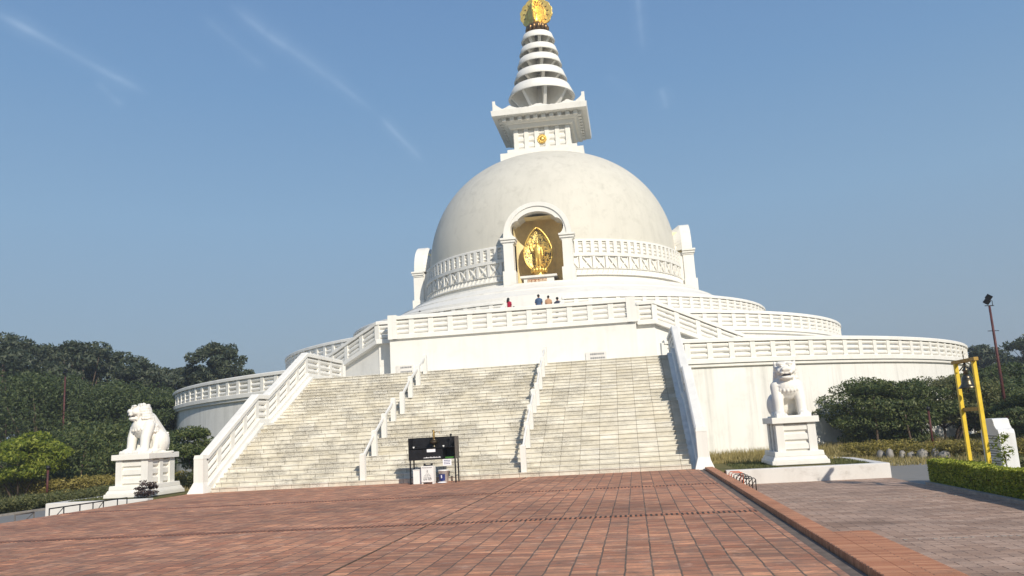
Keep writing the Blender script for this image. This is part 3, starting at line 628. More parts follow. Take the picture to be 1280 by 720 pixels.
# portals with foiled arch
def arch_inner(n=20):
    pts = [(-2.08, 17.88)]
    for i in range(9):            # left lower lobe
        a = R(238) - R(150) * i / 8; pts.append((-1.62 + .66 * cos(a), 18.62 + .76 * sin(a)))
    for i in range(11):           # top lobe
        a = R(150) - R(120) * i / 10; pts.append((1.84 * cos(a), 18.84 + 1.22 * sin(a)))
    pts += [(-x, z) for x, z in reversed(pts[:10])]
    return pts
def arch_outer(n):
    o = []
    for i in range(n):
        a = pi - pi * i / (n - 1); o.append((2.92 * cos(a), 17.88 + (3.0) * sin(a) ** .92))
    return o
for q, nm in ((0, 'front portal around the gilded statue, with foiled arch'), (1, None), (2, None), (3, None)):
    po = MB(); po = link('portal', None, stupa, (0, 0, -Z3), q * pi / 2)
    if nm: po['label'] = nm
    ai = arch_inner(); ao = arch_outer(len(ai)); n = len(ai)
    yf, yb = -13.62, -11.6
    vs = [(x, yf, z) for x, z in ai] + [(x, yf, z) for x, z in ao] + [(x, yb, z) for x, z in ai] + [(x, -12.78, z) for x, z in ao]
    fs = []
    for i in range(n - 1):
        fs += [(i, i + 1, n + i + 1, n + i), (i, 2 * n + i, 2 * n + i + 1, i + 1), (n + i, n + i + 1, 3 * n + i + 1, 3 * n + i), (2 * n + i, 3 * n + i, 3 * n + i + 1, 2 * n + i + 1)]
    fs += [(0, n, 3 * n, 2 * n), (n - 1, 2 * n - 1, 4 * n - 1, 3 * n - 1)] + [(2 * n + i, 3 * n + i, 3 * n + i + 1, 2 * n + i + 1) for i in range(0)]
    mb = MB(); mb.add(vs, fs); mb.build('arch', 'white', po)
    ab = [(x * .86, 17.88 + (z - 17.88) * .83) for x, z in ao]; vs = [(x, -12.80, z) for x, z in ab] + [(x, -10.4, z) for x, z in ab]
    mb = MB(); mb.add(vs, [(i, i + 1, n + i + 1, n + i) for i in range(n - 1)]); mb.build('arch_vault', 'white', po)
    # raised hood along the outer edge
    ao2 = arch_outer(40); mb = MB(); hood = []
    for i, (x, z) in enumerate(ao2):
        hood.append(((x, z), (x * .86, 17.88 + (z - 17.88) * .88)))
    vs = []; 
    for (a, b) in hood: vs += [(a[0], yf - .10, a[1]), (b[0], yf - .10, b[1]), (b[0], yf + .01, b[1]), (a[0], yf + .01, a[1])]
    fs = [(4 * i + k_, 4 * i + (k_ + 1) % 4, 4 * i + 4 + (k_ + 1) % 4, 4 * i + 4 + k_) for i in range(39) for k_ in range(4)]
    mb.add(vs, fs); mb.build('arch_hood', 'white', po)
    for s in (-1, 1):
        cx = s * 2.52
        mb = MB(); mb.box(cx - .55, cx + .55, -13.95, -12.75, 13.55, 14.98)
        mb.box(cx - .42, cx + .42, -13.80, -12.8, 14.979, 17.35); mb.box(cx - .40 + (.1 if s < 0 else 0), cx + .40 - (.1 if s > 0 else 0), -12.801, -11.7, 13.56, 17.6)
        for k_, (w, z0, z1) in enumerate(((.50, 17.349, 17.5), (.62, 17.499, 17.62), (.55, 17.619, 17.72), (.68, 17.719, 17.885))): mb.box(cx - w, cx + w, -13.30 - w, -12.75, z0, z1)
        mb.build('pillar', 'white', po)
    # recess
    w = 2.12
    mb = MB(); back = []
    for i in range(17):
        a = pi - pi * i / 16; back.append((w * cos(a), -11.62 + 1.7 * sin(a)))
    z0, z1 = 13.7, 20.35; vs = [(-w, -12.9, z0), (-w, -12.9, z1)]
    rows = [(-w, -12.9)] + back + [(w, -12.9)]
    vs = []; 
    zt = lambda x: min(z1, 17.88 + 2.8 * sqrt(max(0, 1 - (x / 2.9) ** 2)))
    for x, y in rows: vs += [(x, y, z0), (x, y, zt(x))]
    mb.add(vs, [(2 * i, 2 * i + 2, 2 * i + 3, 2 * i + 1) for i in range(len(rows) - 1)])
    m_ = len(rows); q_ = [(x, y, zt(x)) for x, y in rows]
    mb.add(q_, [(i, m_ - 1 - i, m_ - 2 - i, i + 1) for i in range(m_ // 2 - 1)] + [(m_ // 2 - 1, m_ // 2 + 1, m_ // 2)])
    mb.build('recess', 'niche', po)
    mb = MB(); mb.box(-2.5, 2.5, -13.9, -9.9, 13.4, 13.72); mb.build('sill', 'white', po)
    mb = MB(); mb.box(-1.45, 1.15, -12.95, -11.2, 13.719, 14.42); mb.box(-1.72, 1.42, -13.12, -11.1, 14.419, 14.60); pd = mb.build('pedestal', 'white', po)
    if q == 0:
        mb = MB(); mb.box(-1.12, .52, -12.99, -12.951, 13.84, 14.28); sg = mb.build('sign_panel', 'signred', pd)
        glyphs = ['H_dots', 'sheng', 'ling', 'men', 'guo']; mb = MB()
        def ln(cx, a, b, w=.022):
            d = Vector((b[0] - a[0], b[1] - a[1])); L = d.length; d.normalize(); n_ = Vector((-d.y, d.x)) * w
            P_ = [(cx + p[0] * .125, 14.06 + p[1] * .155) for p in (a, b)]
            v = [(P_[0][0] + n_.x, P_[0][1] + n_.y), (P_[0][0] - n_.x, P_[0][1] - n_.y), (P_[1][0] - n_.x, P_[1][1] - n_.y), (P_[1][0] + n_.x, P_[1][1] + n_.y)]
            mb.add([(x, -13.012, z) for x, z in v] + [(x, -12.99, z) for x, z in v], [(0, 1, 2, 3), (0, 4, 5, 1), (1, 5, 6, 2), (2, 6, 7, 3), (3, 7, 4, 0)])
        strokes = [[((-.8, -1), (-.8, 1)), ((.7, -1), (.7, 1)), ((-1, .2), (1, .2)), ((-.3, -1), (-.1, .9)), ((.2, .6), (.2, -.4))],
                   [((-.9, .5), (.9, .5)), ((-.7, -.1), (.7, -.1)), ((-.9, -.9), (.9, -.9)), ((0, 1), (0, -.9)), ((-.7, .9), (-.9, 0))],
                   [((0, 1), (-.9, .1)), ((0, 1), (.9, .1)), ((-.5, .0), (.6, .0)), ((.4, 0), (0, -1)), ((-.1, .4), (.2, .2))],
                   [((-.8, 1), (-.8, -1)), ((.8, 1), (.8, -1)), ((-.8, .9), (.8, .9)), ((-.7, .1), (.7, .1)), ((0, .9), (0, -.8))],
                   [((-.9, 1), (-.9, -1)), ((.9, 1), (.9, -1)), ((-.9, 1), (.9, 1)), ((-.9, -.95), (.9, -.95)), ((-.5, .35), (.5, .35)), ((-.5, -.25), (.5, -.25)), ((0, .8), (0, -.8))]]
        for i, st_ in enumerate(strokes):
            for a, b in st_: ln(-1.12 + .16 + .33 * i, a, b)
        mb.build('lettering', 'signgold', sg)

# gilded statue in the front niche
st = thing('gilded_statue', 'gilded standing figure with raised arm before an egg-shaped halo in the niche', 'statue', (-.17, -12.05, 14.6))
mb = MB(); n = 40; egg = []
def eggw(t_):   # half width against height fraction
    return 1.27 * (sin(pi * min(1, t_ ** .84)) ** .66) * (1 - .12 * t_)
H_ = 3.95
prof_e = [(i / n, eggw(i / n)) for i in range(n + 1)]
vs = []; M_r = 9
for t_, w_ in prof_e:
    for j in range(M_r):
        u_ = -1 + 2 * j / (M_r - 1); vs.append((u_ * max(w_, .02), .10 + .28 * (u_ * u_) * -1 + (.0), .42 + t_ * H_))
for t_, w_ in prof_e:
    for j in range(M_r):
        u_ = -1 + 2 * j / (M_r - 1); vs.append((u_ * max(w_, .02), .22 - .28 * (u_ * u_), .42 + t_ * H_))
o_ = (n + 1) * M_r; fs = []
for i in range(n):
    for j in range(M_r - 1):
        a = i * M_r + j; fs += [(a, a + 1, a + M_r + 1, a + M_r), (o_ + a, o_ + a + M_r, o_ + a + M_r + 1, o_ + a + 1)]
    for j in (0, M_r - 1):
        a = i * M_r + j; fs.append((a, a + M_r, o_ + a + M_r, o_ + a))
mb.add(vs, fs, False); mb.build('halo', 'relief', st)
rim = [(-w_ * 1.02, -.14, .42 + t_ * H_) for t_, w_ in prof_e] + [(w_ * 1.02, -.14, .42 + t_ * H_) for t_, w_ in reversed(prof_e)]
mb = MB(); mb.tube(rim + [rim[0]], .075, 8); mb.build('halo_rim', 'gold', st)
mb = MB(); mb.lathe([(0, 0), (.55, 0), (.62, .08), (.42, .2), (.5, .42), (.72, .62), (.66, .68), (0, .7)], 24); 
for i in range(14):
    a = 2 * pi * i / 14; mb.sph((.62 * cos(a), .62 * sin(a), .55), (.15, .15, .2), 8, 6)
mb.build('lotus_base', 'gold', st)

def skin_mesh(name, joints, edges, mat, sub=2, extra=None):
    me = bpy.data.meshes.new(name); me.from_pydata([j[0] for j in joints], edges, []); me.update()
    o = bpy.data.objects.new(name, me); COL.objects.link(o)
    sk = o.modifiers.new('skin', 'SKIN'); lay = me.skin_vertices[0].data if me.skin_vertices else None
    if lay is None:
        me.attributes  # layer is made by the modifier in edit mode only; create it explicitly
        bm = bmesh.new(); bm.from_mesh(me); bm.verts.layers.skin.verify(); bm.to_mesh(me); bm.free(); lay = me.skin_vertices[0].data
    for i, j in enumerate(joints):
        r_ = j[1]; lay[i].radius = (r_, r_) if not isinstance(r_, tuple) else r_
    lay[0].use_root = True
    sb = o.modifiers.new('sub', 'SUBSURF'); sb.levels = sub; sb.render_levels = sub
    dg = bpy.context.evaluated_depsgraph_get(); dg.update()
    m2 = bpy.data.meshes.new_from_object(o.evaluated_get(dg)); m2.name = name
    COL.objects.unlink(o); bpy.data.objects.remove(o)
    m2.materials.clear(); m2.materials.append(MAT[mat]); m2.polygons.foreach_set('use_smooth', [True] * len(m2.polygons))
    return m2
J = [((0, 0, .95), .17), ((0, 0, 1.25), .19), ((0, -.01, 1.5), .18), ((0, 0, 1.66), .07), ((0, -.03, 1.82), .14), ((0, -.02, 1.95), .09),
     ((-.24, 0, 1.5), .075), ((-.36, -.05, 1.66), .06), ((-.36, -.1, 1.95), .045), ((-.36, -.1, 2.08), .04),
     ((.24, 0, 1.5), .075), ((.34, -.02, 1.22), .06), ((.33, -.08, .95), .045), ((.33, -.1, .83), .04),
     ((-.11, 0, .85), .12), ((-.12, -.02, .5), .09), ((-.12, 0, .1), .06), ((-.12, -.12, .04), .045),
     ((.11, 0, .85), .12), ((.12, -.02, .5), .09), ((.12, 0, .1), .06), ((.12, -.12, .04), .045)]
E_ = [(0, 1), (1, 2), (2, 3), (3, 4), (4, 5), (2, 6), (6, 7), (7, 8), (8, 9), (2, 10), (10, 11), (11, 12), (12, 13), (0, 14), (14, 15), (15, 16), (16, 17), (0, 18), (18, 19), (19, 20), (20, 21)]
J = [((p[0] * 1.15, p[1] * 1.15 - .38, p[2] * 1.28 + .62), r_ * 1.25) for p, r_ in J]
link('figure', skin_mesh('figure', J, E_, 'gold'), st)

# harmika
mb = MB(); mb.frust(0, 0, 27.3, 28.88, 4.15, 4.15, 4.15, 4.15); mb.frust(0, 0, 28.879, 29.42, 3.5, 3.5, 3.5, 3.5); SP(mb, 'harmika_base', 'white')
mb = MB(); mb.box(-2.62, 2.62, -2.62, 2.62, 29.4, 31.8); SP(mb, 'harmika_core', 'white')
for q in range(4):
    mb = MB()
    for i in range(6):
        x = -2.62 + 5.24 * i / 5; mb.box(x - .22, x + .22, -2.88, -2.6, 29.42, 31.75)
    mb.box(-2.9, 2.9, -2.93, -2.6, 29.421, 29.62)
    o = mb.build('harmika_posts', 'white', stupa, (0, 0, -Z3), q * pi / 2)
    for i in range(5):
        x0 = -2.62 + 5.24 * i / 5 + .2; x1 = x0 + .66; mb = MB(); mb.box(x0, x1, -2.66, -2.6, 29.6, 31.7)
        for k_ in range(3):
            z0 = 29.64 + k_ * .66; mb.prism([(-2.64, z0), (-2.79, z0 + .2), (-2.79, z0 + .44), (-2.64, z0 + .64)], x0, x1, 'yz')
        mb.build('crossbars', 'white', stupa, (0, 0, -Z3), q * pi / 2)
    for i in range(10):
        x = -3.6 + 7.2 * i / 9; mb = MB(); mb.box(x - .21, x + .21, -4.16, -3.7, 32.26, 32.66)
        mb.build('dentil', 'white', stupa, (0, 0, -Z3), q * pi / 2)
    # cresting
    mb = MB(); n = 60; poly = [(-4.6, 33.1)]
    for i in range(n + 1):
        x = -4.6 + 9.2 * i / n; u_ = abs(x)
        z = 33.30 + .95 * max(0, (u_ - 3.45) / 1.15) ** 1.6 + .32 * math.exp(-((u_ - 2.9) / .45) ** 2) + .25 * math.exp(-(x / .6) ** 2) + .05 * abs(sin(x * 6))
        poly.append((x, z))
    poly.append((4.6, 33.1)); mb.prism(poly, -4.63, -4.33, 'xz'); mb.build('cresting', 'white', stupa, (0, 0, -Z3), q * pi / 2)
mb = MB(); mb.frust(0, 0, 31.74, 32.12, 3.2, 3.2, 3.38, 3.38); SP(mb, 'lower_cornice', 'white')
mb = MB(); mb.frust(0, 0, 32.119, 32.35, 3.62, 3.62, 3.9, 3.9); mb.frust(0, 0, 32.349, 32.70, 3.72, 3.72, 3.72, 3.72); SP(mb, 'middle_cornice', 'white')
mb = MB(); mb.frust(0, 0, 32.67, 33.22, 4.73, 4.73, 4.80, 4.80); SP(mb, 'cornice', 'white')
mb = MB()
for i in range(16):
    a = 2 * pi * i / 16; mb.sph((.30 * cos(a), -2.95, 30.45 + .30 * sin(a)), (.10, .06, .10), 6, 4)
mb.sph((0, -2.93, 30.45), (.2, .08, .2), 12, 8); mb.tube([(.44 * cos(2 * pi * i / 24), -2.92, 30.45 + .44 * sin(2 * pi * i / 24)) for i in range(25)], .05, 6); SP(mb, 'gold_rosette', 'gold')

# spire
RG = [(35.88, 3.50), (37.74, 2.80), (39.41, 2.36), (40.76, 2.07), (42.27, 1.79)]
mb = MB(); mb.lathe([(1.8, 33.2), (1.2, 34.0), (.75, 36.5), (.6, 40), (.5, 43.2), (0, 43.2)], 40); SP(mb, 'spire_core', 'white')
for i, (z, r_) in enumerate(RG):
    h = (1.12, .94, .84, .76, .78)[i]; rt = r_ - (.52, .36, .30, .27, .3)[i]
    mb = MB(); mb.lathe([(r_ - .22, z + .10), (r_ - .02, z), (r_ + .02, z + .08), (rt + .06, z + h), (rt - .12, z + h + .06), (.7, z + h + .02), (.7, z + h - .18), (rt - .3, z + h - .22), (r_ - .30, z + .2), (r_ - .22, z + .10)], 72)
    rg = SP(mb, 'spire_ring', 'white')
    zb = (RG[i - 1][0] + (1.12, .94, .84, .76, .78)[i - 1]) if i else 33.6
    for k_ in range(8):
        mb = MB(); rr = r_ - .28; w = .16
        mb.prism([(-.65, zb), (-1.15 if i == 0 else -.9, zb), (-rr, z + .16), (-rt + .1, z + h - .1), (-.65, z + h - .1)], -w, w, 'yz')
        mb.build('bracket', 'white', rg, None, 2 * pi * (k_ + .3) / 8)
# finial
mb = MB(); mb.lathe([(0, 43.1), (.75, 43.1), (.85, 43.3), (1.0, 43.6), (1.22, 44.0), (1.1, 44.05), (0, 44.1)], 32)
for i in range(14):
    a = 2 * pi * i / 14; mb.sph((1.05 * cos(a), 1.05 * sin(a), 43.78), (.24, .24, .4), 8, 6)
SP(mb, 'bronze_lotus', 'bronze')
fin = link('gold_finial', None, stupa, (0, 0, 44.0 - Z3), R(-8))
def fan(n=72):
    pts = []
    for i in range(n):
        a = -R(58) + R(296) * i / (n - 1)
        r_ = 1.72 * (1 + .055 * abs(sin(a * 7))) * (1 + .12 * max(0, sin(a)) ** 6)
        pts.append((r_ * cos(a), 1.62 + 1.62 * r_ / 1.72 * sin(a) * 1.0))
    return pts
for q, nm in ((0, 'blade_broad'), (1, 'blade_cross')):
    mb = MB(); mb.prism(fan(), -.09, .09, 'xz'); bl = mb.build('blade', 'gold', fin, (0, 0, 0), q * pi / 2, bevel=.02)
    mb = MB()
    for a in [R(x) for x in range(-35, 216, 24)]:
        for s in (-1, 1):
            pts = [(1.32 * cos(a) + .17 * cos(a + b), s * .10, 1.62 + 1.28 * sin(a) + .17 * sin(a + b)) for b in [R(x) for x in range(-160, -20, 20)]]
            mb.tube(pts, [.01, .035, .05, .055, .05, .035, .01], 6)
    mb.build('pierced_crescents', 'bronze', bl)
    mb = MB()
    for s in (-1, 1): mb.tube([(1.0 * cos(a), s * .10, 1.55 + 1.1 * sin(a)) for a in [R(x) for x in range(-60, 241, 15)]], .05, 6)
    mb.build('inner_ring', 'gold', bl)
mb = MB(); mb.lathe([(0, .1), (.42, .1), (.46, .5), (.34, .9), (.3, 1.3), (.16, 1.45), (.2, 1.7), (.15, 1.95), (0, 2.05)], 20); mb.build('seated_figure', 'gold', fin, (0, -.4, .1))
mb = MB(); mb.lathe([(.1, 3.2), (.14, 3.5), (.05, 3.9), (0, 4.1)], 12); mb.build('tip', 'gold', fin)

# ---------------------------------------------------------------- lions
def remeshed(name, mb, mat, vox=.022, smooth_it=2):
    me = mb.mesh(name, mat); o = link(name, me); r_ = o.modifiers.new('r', 'REMESH'); r_.mode = 'VOXEL'; r_.voxel_size = vox; r_.use_smooth_shade = True
    s_ = o.modifiers.new('s', 'SMOOTH'); s_.factor = .5; s_.iterations = smooth_it
    dg = bpy.context.evaluated_depsgraph_get(); dg.update(); m2 = bpy.data.meshes.new_from_object(o.evaluated_get(dg)); m2.name = name
    bpy.data.objects.remove(o); m2.materials.clear(); m2.materials.append(MAT[mat]); return m2
def lion_mesh(head_yaw, seed):
    rs = random.Random(seed); mb = MB()
    def cap(a, b, ra, rb, n=5):
        a, b = Vector(a), Vector(b)
        mb.tube([a.lerp(b, i / n) for i in range(n + 1)], [ra + (rb - ra) * i / n for i in range(n + 1)], 16); mb.sph(a, ra, 14, 10); mb.sph(b, rb, 14, 10)
    for s in (-1, 1):
        cap((s * .34, -.20, 1.02), (s * .36, -.36, .58), .21, .175); cap((s * .36, -.36, .58), (s * .37, -.40, .16), .175, .155)
        mb.sph((s * .38, -.50, .11), (.19, .25, .11), 14, 10)
        for k_ in range(4): mb.sph((s * .38 + (-.135 + .09 * k_), -.70, .075), (.055, .09, .07), 10, 8)
        for k_ in range(9): mb.sph((s * .37, -.235 - .0 * k_, .2 + .085 * k_), (.035, .055, .035), 8, 6)
        # haunch, hind leg
        mb.sph((s * .38, .30, .42), (.24, .36, .40), 16, 12); cap((s * .42, .12, .55), (s * .44, -.0, .14), .15, .12)
        mb.sph((s * .44, -.02, .10), (.15, .27, .10), 12, 8)
        for k_ in range(4): mb.sph((s * .44 + (-.11 + .073 * k_), -.25, .07), (.045, .07, .06), 8, 6)
        for k_ in range(8): mb.sph((s * .40, .64 - .015 * abs(k_ - 3), .14 + .085 * k_), (.05, .06, .04), 8, 6)
        # shoulder tuft
        for k_ in range(4): mb.sph((s * (.38 - .02 * k_), .10 + .05 * k_, 1.02 - .03 * k_), (.06, .09, .045), 8, 6)
    mb.sph((0, -.14, 1.0), (.43, .38, .46), 20, 14); mb.sph((0, -.32, .98), (.34, .26, .30), 16, 12)
    cap((0, -.02, 1.18), (0, .44, .62), .38, .37); cap((0, -.05, 1.0), (0, .40, .48), .40, .38); mb.sph((0, .35, .35), (.42, .42, .36), 16, 12)
    mb.box(-.56, .56, -.78, .76, -.0, .06)
    # tail curled up the back
    for k_ in range(7): mb.sph((.05 * sin(k_), .76 - .055 * k_, .25 + .12 * k_), (.10, .10, .09), 8, 6)
    # collar with beads and tassel
    for k_ in range(25):
        a = -R(100) + R(200) * k_ / 24
        mb.sph((.40 * sin(a), -.15 - .40 * cos(a) * .95, 1.13 - .14 * cos(a)), .042, 8, 6)
        if k_ % 2: mb.sph((.42 * sin(a), -.17 - .42 * cos(a) * .95, 1.03 - .16 * cos(a)), (.032, .03, .06), 8, 6)
    # neck and mane
    cap((0, -.12, 1.12), (0, -.16, 1.42), .36, .30)
    hd = MB()
    def hs(c, r_, seg=14, rg=10): hd.sph(c, r_, seg, rg)
    hs((0, -.02, .0), (.31, .30, .27), 20, 14); hs((0, .07, .0), (.32, .26, .28))
    hs((0, -.20, .0), (.275, .25, .20)); hs((0, -.31, -.03), (.235, .19, .14)); hs((0, -.455, .03), (.16, .07, .09))
    hs((-.075, -.495, .02), (.065, .035, .055)); hs((.075, -.495, .02), (.065, .035, .055))
    hs((0, -.23, -.245), (.23, .22, .085)); hs((0, -.33, -.245), (.19, .15, .085)); hs((0, -.2, -.25), (.2, .16, .09)); hs((0, -.14, -.13), (.13, .14, .12))
    for s in (-1, 1):
        hs((s * .13, -.30, .14), (.08, .07, .07)); hs((s * .13, -.30, .215), (.125, .08, .05)); hs((s * .20, -.26, -.02), (.10, .14, .10))
        hs((s * .13, -.42, -.09), (.075, .08, .05)); hs((s * .15, -.43, -.14), (.022, .025, .045))
        hs((s * .30, .0, .20), (.06, .08, .12)); hs((s * .33, -.03, .26), (.035, .04, .07))
    for k_ in range(7): hs((-.105 + .035 * k_, -.485 + .008 * abs(k_ - 3) ** 2, -.12), (.016, .02, .028), 6, 5)
    # curls in rows over crown, cheeks and nape
    for row in range(6):
        zz = .22 - .095 * row; yo = .0 + .03 * row
        m = 14
        for k_ in range(m):
            a = R(-115) + R(230) * k_ / (m - 1) + (row % 2) * .1
            rr = .305 + .012 * row
            x, y = rr * sin(a) * (1 if row else .75), yo * .6 + rr * cos(a) * .68
            if y < -.12: continue
            hs((x, y, zz + rs.uniform(-.012, .012)), rs.uniform(.052, .068), 8, 6)
    for k_ in range(9): hs((-.20 + .05 * k_, -.12 + .05 * abs(k_ - 4) / 4, .27), (.045, .06, .05), 8, 6)
    for s in (-1, 1):
        for k_ in range(7): hs((s * (.30 - .02 * k_), -.12 - .015 * k_, .1 - .065 * k_), .05, 8, 6)
    for k_ in range(6): hs((-.1 + .04 * k_, -.30, -.30), (.03, .04, .05), 8, 6)
    c_, s_ = cos(head_yaw), sin(head_yaw)
    mb.add([(x * c_ - y * s_, -.22 + x * s_ + y * c_, 1.55 + z) for x, y, z in hd.v], hd.f, True)
    # mane curls down the nape and shoulders
    for row in range(8):
        zz = 1.40 - .085 * row; m = 12; rr = .34 + .014 * row
        for k_ in range(m):
            a = R(-100) + R(200) * (k_ + .5 * (row % 2)) / (m - 1)
            mb.sph((rr * sin(a), -.14 + .022 * row + rr * cos(a) * .74, zz), rs.uniform(.045, .06), 8, 6)
    return remeshed('lion_body', mb, 'stone_lion', .021, 2)
def lion(x, y, z, rz, head, label, seed):
    t = thing('stone_lion', label, 'lion statue', (x, y, z), rz, 'guardian lions')
    b = link('body', lion_mesh(head, seed), t)
    c_, s_ = cos(head), sin(head)
    def hp(p): return (p[0] * c_ - p[1] * s_, -.22 + p[0] * s_ + p[1] * c_, 1.55 + p[2])
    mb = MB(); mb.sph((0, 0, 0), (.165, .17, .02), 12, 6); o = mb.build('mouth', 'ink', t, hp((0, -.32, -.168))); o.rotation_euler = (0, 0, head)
    for s in (-1, 1):
        mb = MB(); mb.sph((0, 0, 0), .035, 10, 8); mb.build('eye', 'stone_lion', t, hp((s * .13, -.365, .145)))
    return t
def pedestal(x, y, label):
    t = thing('lion_pedestal', label, 'pedestal', (x, y, .04), 0, 'lion pedestals')
    mb = MB(); mb.frust(0, 0, 0, .14, .90, 1.17, .89, 1.16); mb.frust(0, 0, .139, .26, .86, 1.13, .80, 1.08); mb.frust(0, 0, .259, .42, .78, 1.06, .76, 1.04); mb.build('plinth', 'white', t, bevel=.02)
    mb = MB(); mb.box(-.5, .5, -.78, .78, .41, 1.33); mb.build('core', 'white', t)
    for sx in (-1, 1):
        for yy in (-.72, 0, .72):
            w = .17 if yy else .11
            mb = MB(); mb.box(-.13, .13, -w, w, 0, .92); mb.build('post', 'white', t, (sx * .50, yy, .41), bevel=.01)
        for yc in (-.33, .33):
            mb = MB()
            for k_ in range(3): mb.prism([(0, .02 + .303 * k_), (sx * .09, .08 + .303 * k_), (sx * .09, .24 + .303 * k_), (0, .30 + .303 * k_)], -.24, .24, 'xz')
            mb.build('side_bars', 'white', t, (sx * .49, yc, .41))
    for sy in (-1, 1):
        mb = MB()
        for k_ in range(3): mb.prism([(0, .02 + .303 * k_), (sy * .09, .08 + .303 * k_), (sy * .09, .24 + .303 * k_), (0, .30 + .303 * k_)], -.38, .38, 'yz')
        mb.build('front_bars' if sy < 0 else 'rear_bars', 'white', t, (0, sy * .77, .41))
    mb = MB(); mb.box(-.74, .74, -1.0, 1.0, 1.32, 1.52); mb.build('cap', 'stone_lion', t, bevel=.015)
    return t
LL, LR = (-11.2, -52.1), (12.1, -51.9)
pedestal(*LL, 'white panelled pedestal under the lion to the left of the stairs'); pedestal(*LR, 'white panelled pedestal under the lion to the right of the stairs')
lion(LL[0], LL[1] + .05, 1.55, R(-20), R(-28), 'white stone lion seated in profile to the left of the stairs', 3)
lion(LR[0] - .03, LR[1] - .1, 1.55, R(2), R(-8), 'white stone lion facing forward to the right of the stairs', 5)
# planter slabs below the pedestals
def lowwall(pts, label, w=.35, h=.46, z=-.42):
    mb = MB(); c0 = Vector((pts[0][0], pts[0][1], z)); mb.sweep([Vector((p[0], p[1], z)) - c0 for p in pts], [(-w / 2, 0), (w / 2, 0), (w / 2, h - .02), (w / 2 - .02, h), (-w / 2 + .02, h), (-w / 2, h - .02)])
    o = mb.build('low_wall', 'slab', None, tuple(c0)); tag(o, label, 'low wall', 'low walls round the lion beds'); return o
lowwall([(9.62, -54.15), (14.25, -54.15), (14.25, -50.2), (12.9, -47.2)], 'low whitewashed kerb wall turning the corner round the right lion bed')
lowwall([(-9.7, -54.15), (-13.35, -54.15), (-13.35, -49.5)], 'low whitewashed kerb wall below the left lion')
mb = MB(); mb.box(9.45, 14.1, -54.0, -49.6, -.45, .02); mb.box(-13.2, -9.55, -54.0, -49.6, -.45, .02); struct(mb.build('flower_bed', 'lawn'))

# ---------------------------------------------------------------- black rails at the plaza edges
def hoop_rail(x, ys, label, mats, h, z0=-.4):
    t = thing('low_railing', label, 'railing', (x, ys[0], z0), 0, 'low railings at the plaza edge')
    for i, y in enumerate(ys):
        mb = MB(); mb.tube([(0, 0, 0), (0, 0, h)], .017, 6); mb.build('post', mats[min(i, len(mats) - 1)], t, (0, y - ys[0], 0))
    for i in range(len(ys) - 1):
        mt = mats[min(i, len(mats) - 1)]; L = ys[i + 1] - ys[i]
        mb = MB(); mb.tube([(0, 0, h), (0, L, h)], .02, 6)
        if i % 3 == 0: mb.tube([(0, L, h - .01), (0, L * .25, h * .45)], .012, 6)
        mb.build('top_bar', mt, t, (0, ys[i] - ys[0], 0))
    return t
hoop_rail(-9.62, [-59.2, -58.6, -57.9, -57.3, -56.8, -56.1, -55.6], 'thin black railing along the left edge of the plaza', ['black'], .58)
hoop_rail(-9.62, [-60.5, -59.8], 'short thin railing piece further forward on the left plaza edge', ['greybrown'], .55)
for i, y in enumerate((-58.4, -57.75, -57.1, -56.5, -55.9, -55.3)):
    t = thing('hoop_stand', f'black bent-bar hoop by the kerb, number {i + 1} counting back from the nearest', 'hoop', (9.75, y, -.4), R(8), 'hoops beside the brick kerb')
    t['label'] = ['nearest black hoop by the brick kerb', 'second nearest black hoop by the brick kerb', 'third black hoop back from the nearest by the kerb', 'farthest black hoop, next to the red hoops', 'nearest red oxide hoop by the brick kerb', 'farthest red oxide hoop, by the foot of the stair balustrade'][i]
    mat = 'black' if i < 4 else 'redrail'
    mb = MB(); mb.tube([(-.16, 0, 0), (-.17, 0, .42), (-.13, 0, .46), (.13, 0, .46), (.17, 0, .42), (.16, 0, 0)], .014, 6); mb.build('hoop', mat, t)
    mb = MB(); mb.tube([(-.17, 0, .36), (-.17, .5, .36)], .011, 6); mb.tube([(.17, 0, .40), (.17, .5, .22)], .011, 6); mb.build('tie_bar', mat, t)

# ---------------------------------------------------------------- incense stand and things below it
FX, FY = -.02, -52.72
t = thing('incense_stand', 'black metal open-fronted incense stand at the foot of the stairs', 'stand', (FX, FY, 0))
hw, hd_ = .82, .27
for sx in (-1, 1):
    for sy in (-1, 1):
        mb = MB(); mb.box(-.022, .022, -.022, .022, 0, .9); mb.build('leg', 'black', t, (sx * (hw - .03), sy * (hd_ - .03), 0))
    mb = MB(); mb.box(-.015, .015, -hd_, hd_, .8, 1.56); mb.build('side_panel', 'greybrown' if sx > 0 else 'black', t, (sx * hw, 0, 0))
    mb = MB(); mb.box(-.01, .01, -hd_ + .05, hd_ - .05, .22, .25); mb.build('side_brace', 'black', t, (sx * (hw - .03), 0, 0))
mb = MB(); mb.box(-hw, hw, hd_ - .015, hd_, .8, 1.56); mb.build('back_panel', 'black', t)
mb = MB(); mb.box(-hw + .016, hw - .016, -hd_, hd_ - .016, .8, .815); mb.build('bottom_tray', 'black', t)
mb = MB(); mb.box(-hw + .016, hw - .016, -hd_ + .02, hd_ - .016, 1.19, 1.205); mb.build('shelf', 'black', t)
mb = MB(); mb.box(.36, .375, -hd_ + .02, hd_ - .02, .816, 1.189); mb.build('divider', 'black', t)
mb = MB(); mb.box(-hw + .016, .36, -hd_ - .002, -hd_ + .012, .816, 1.16); fb = mb.build('front_panel', 'black', t)
mb = MB(); mb.box(-.18, .12, -.006, 0, -.04, .06)
fb2 = mb.build('paper_label', 'paper', fb, (0, -hd_ - .004, 1.1))
mb = MB(); rs = random.Random(4)
x = -.30
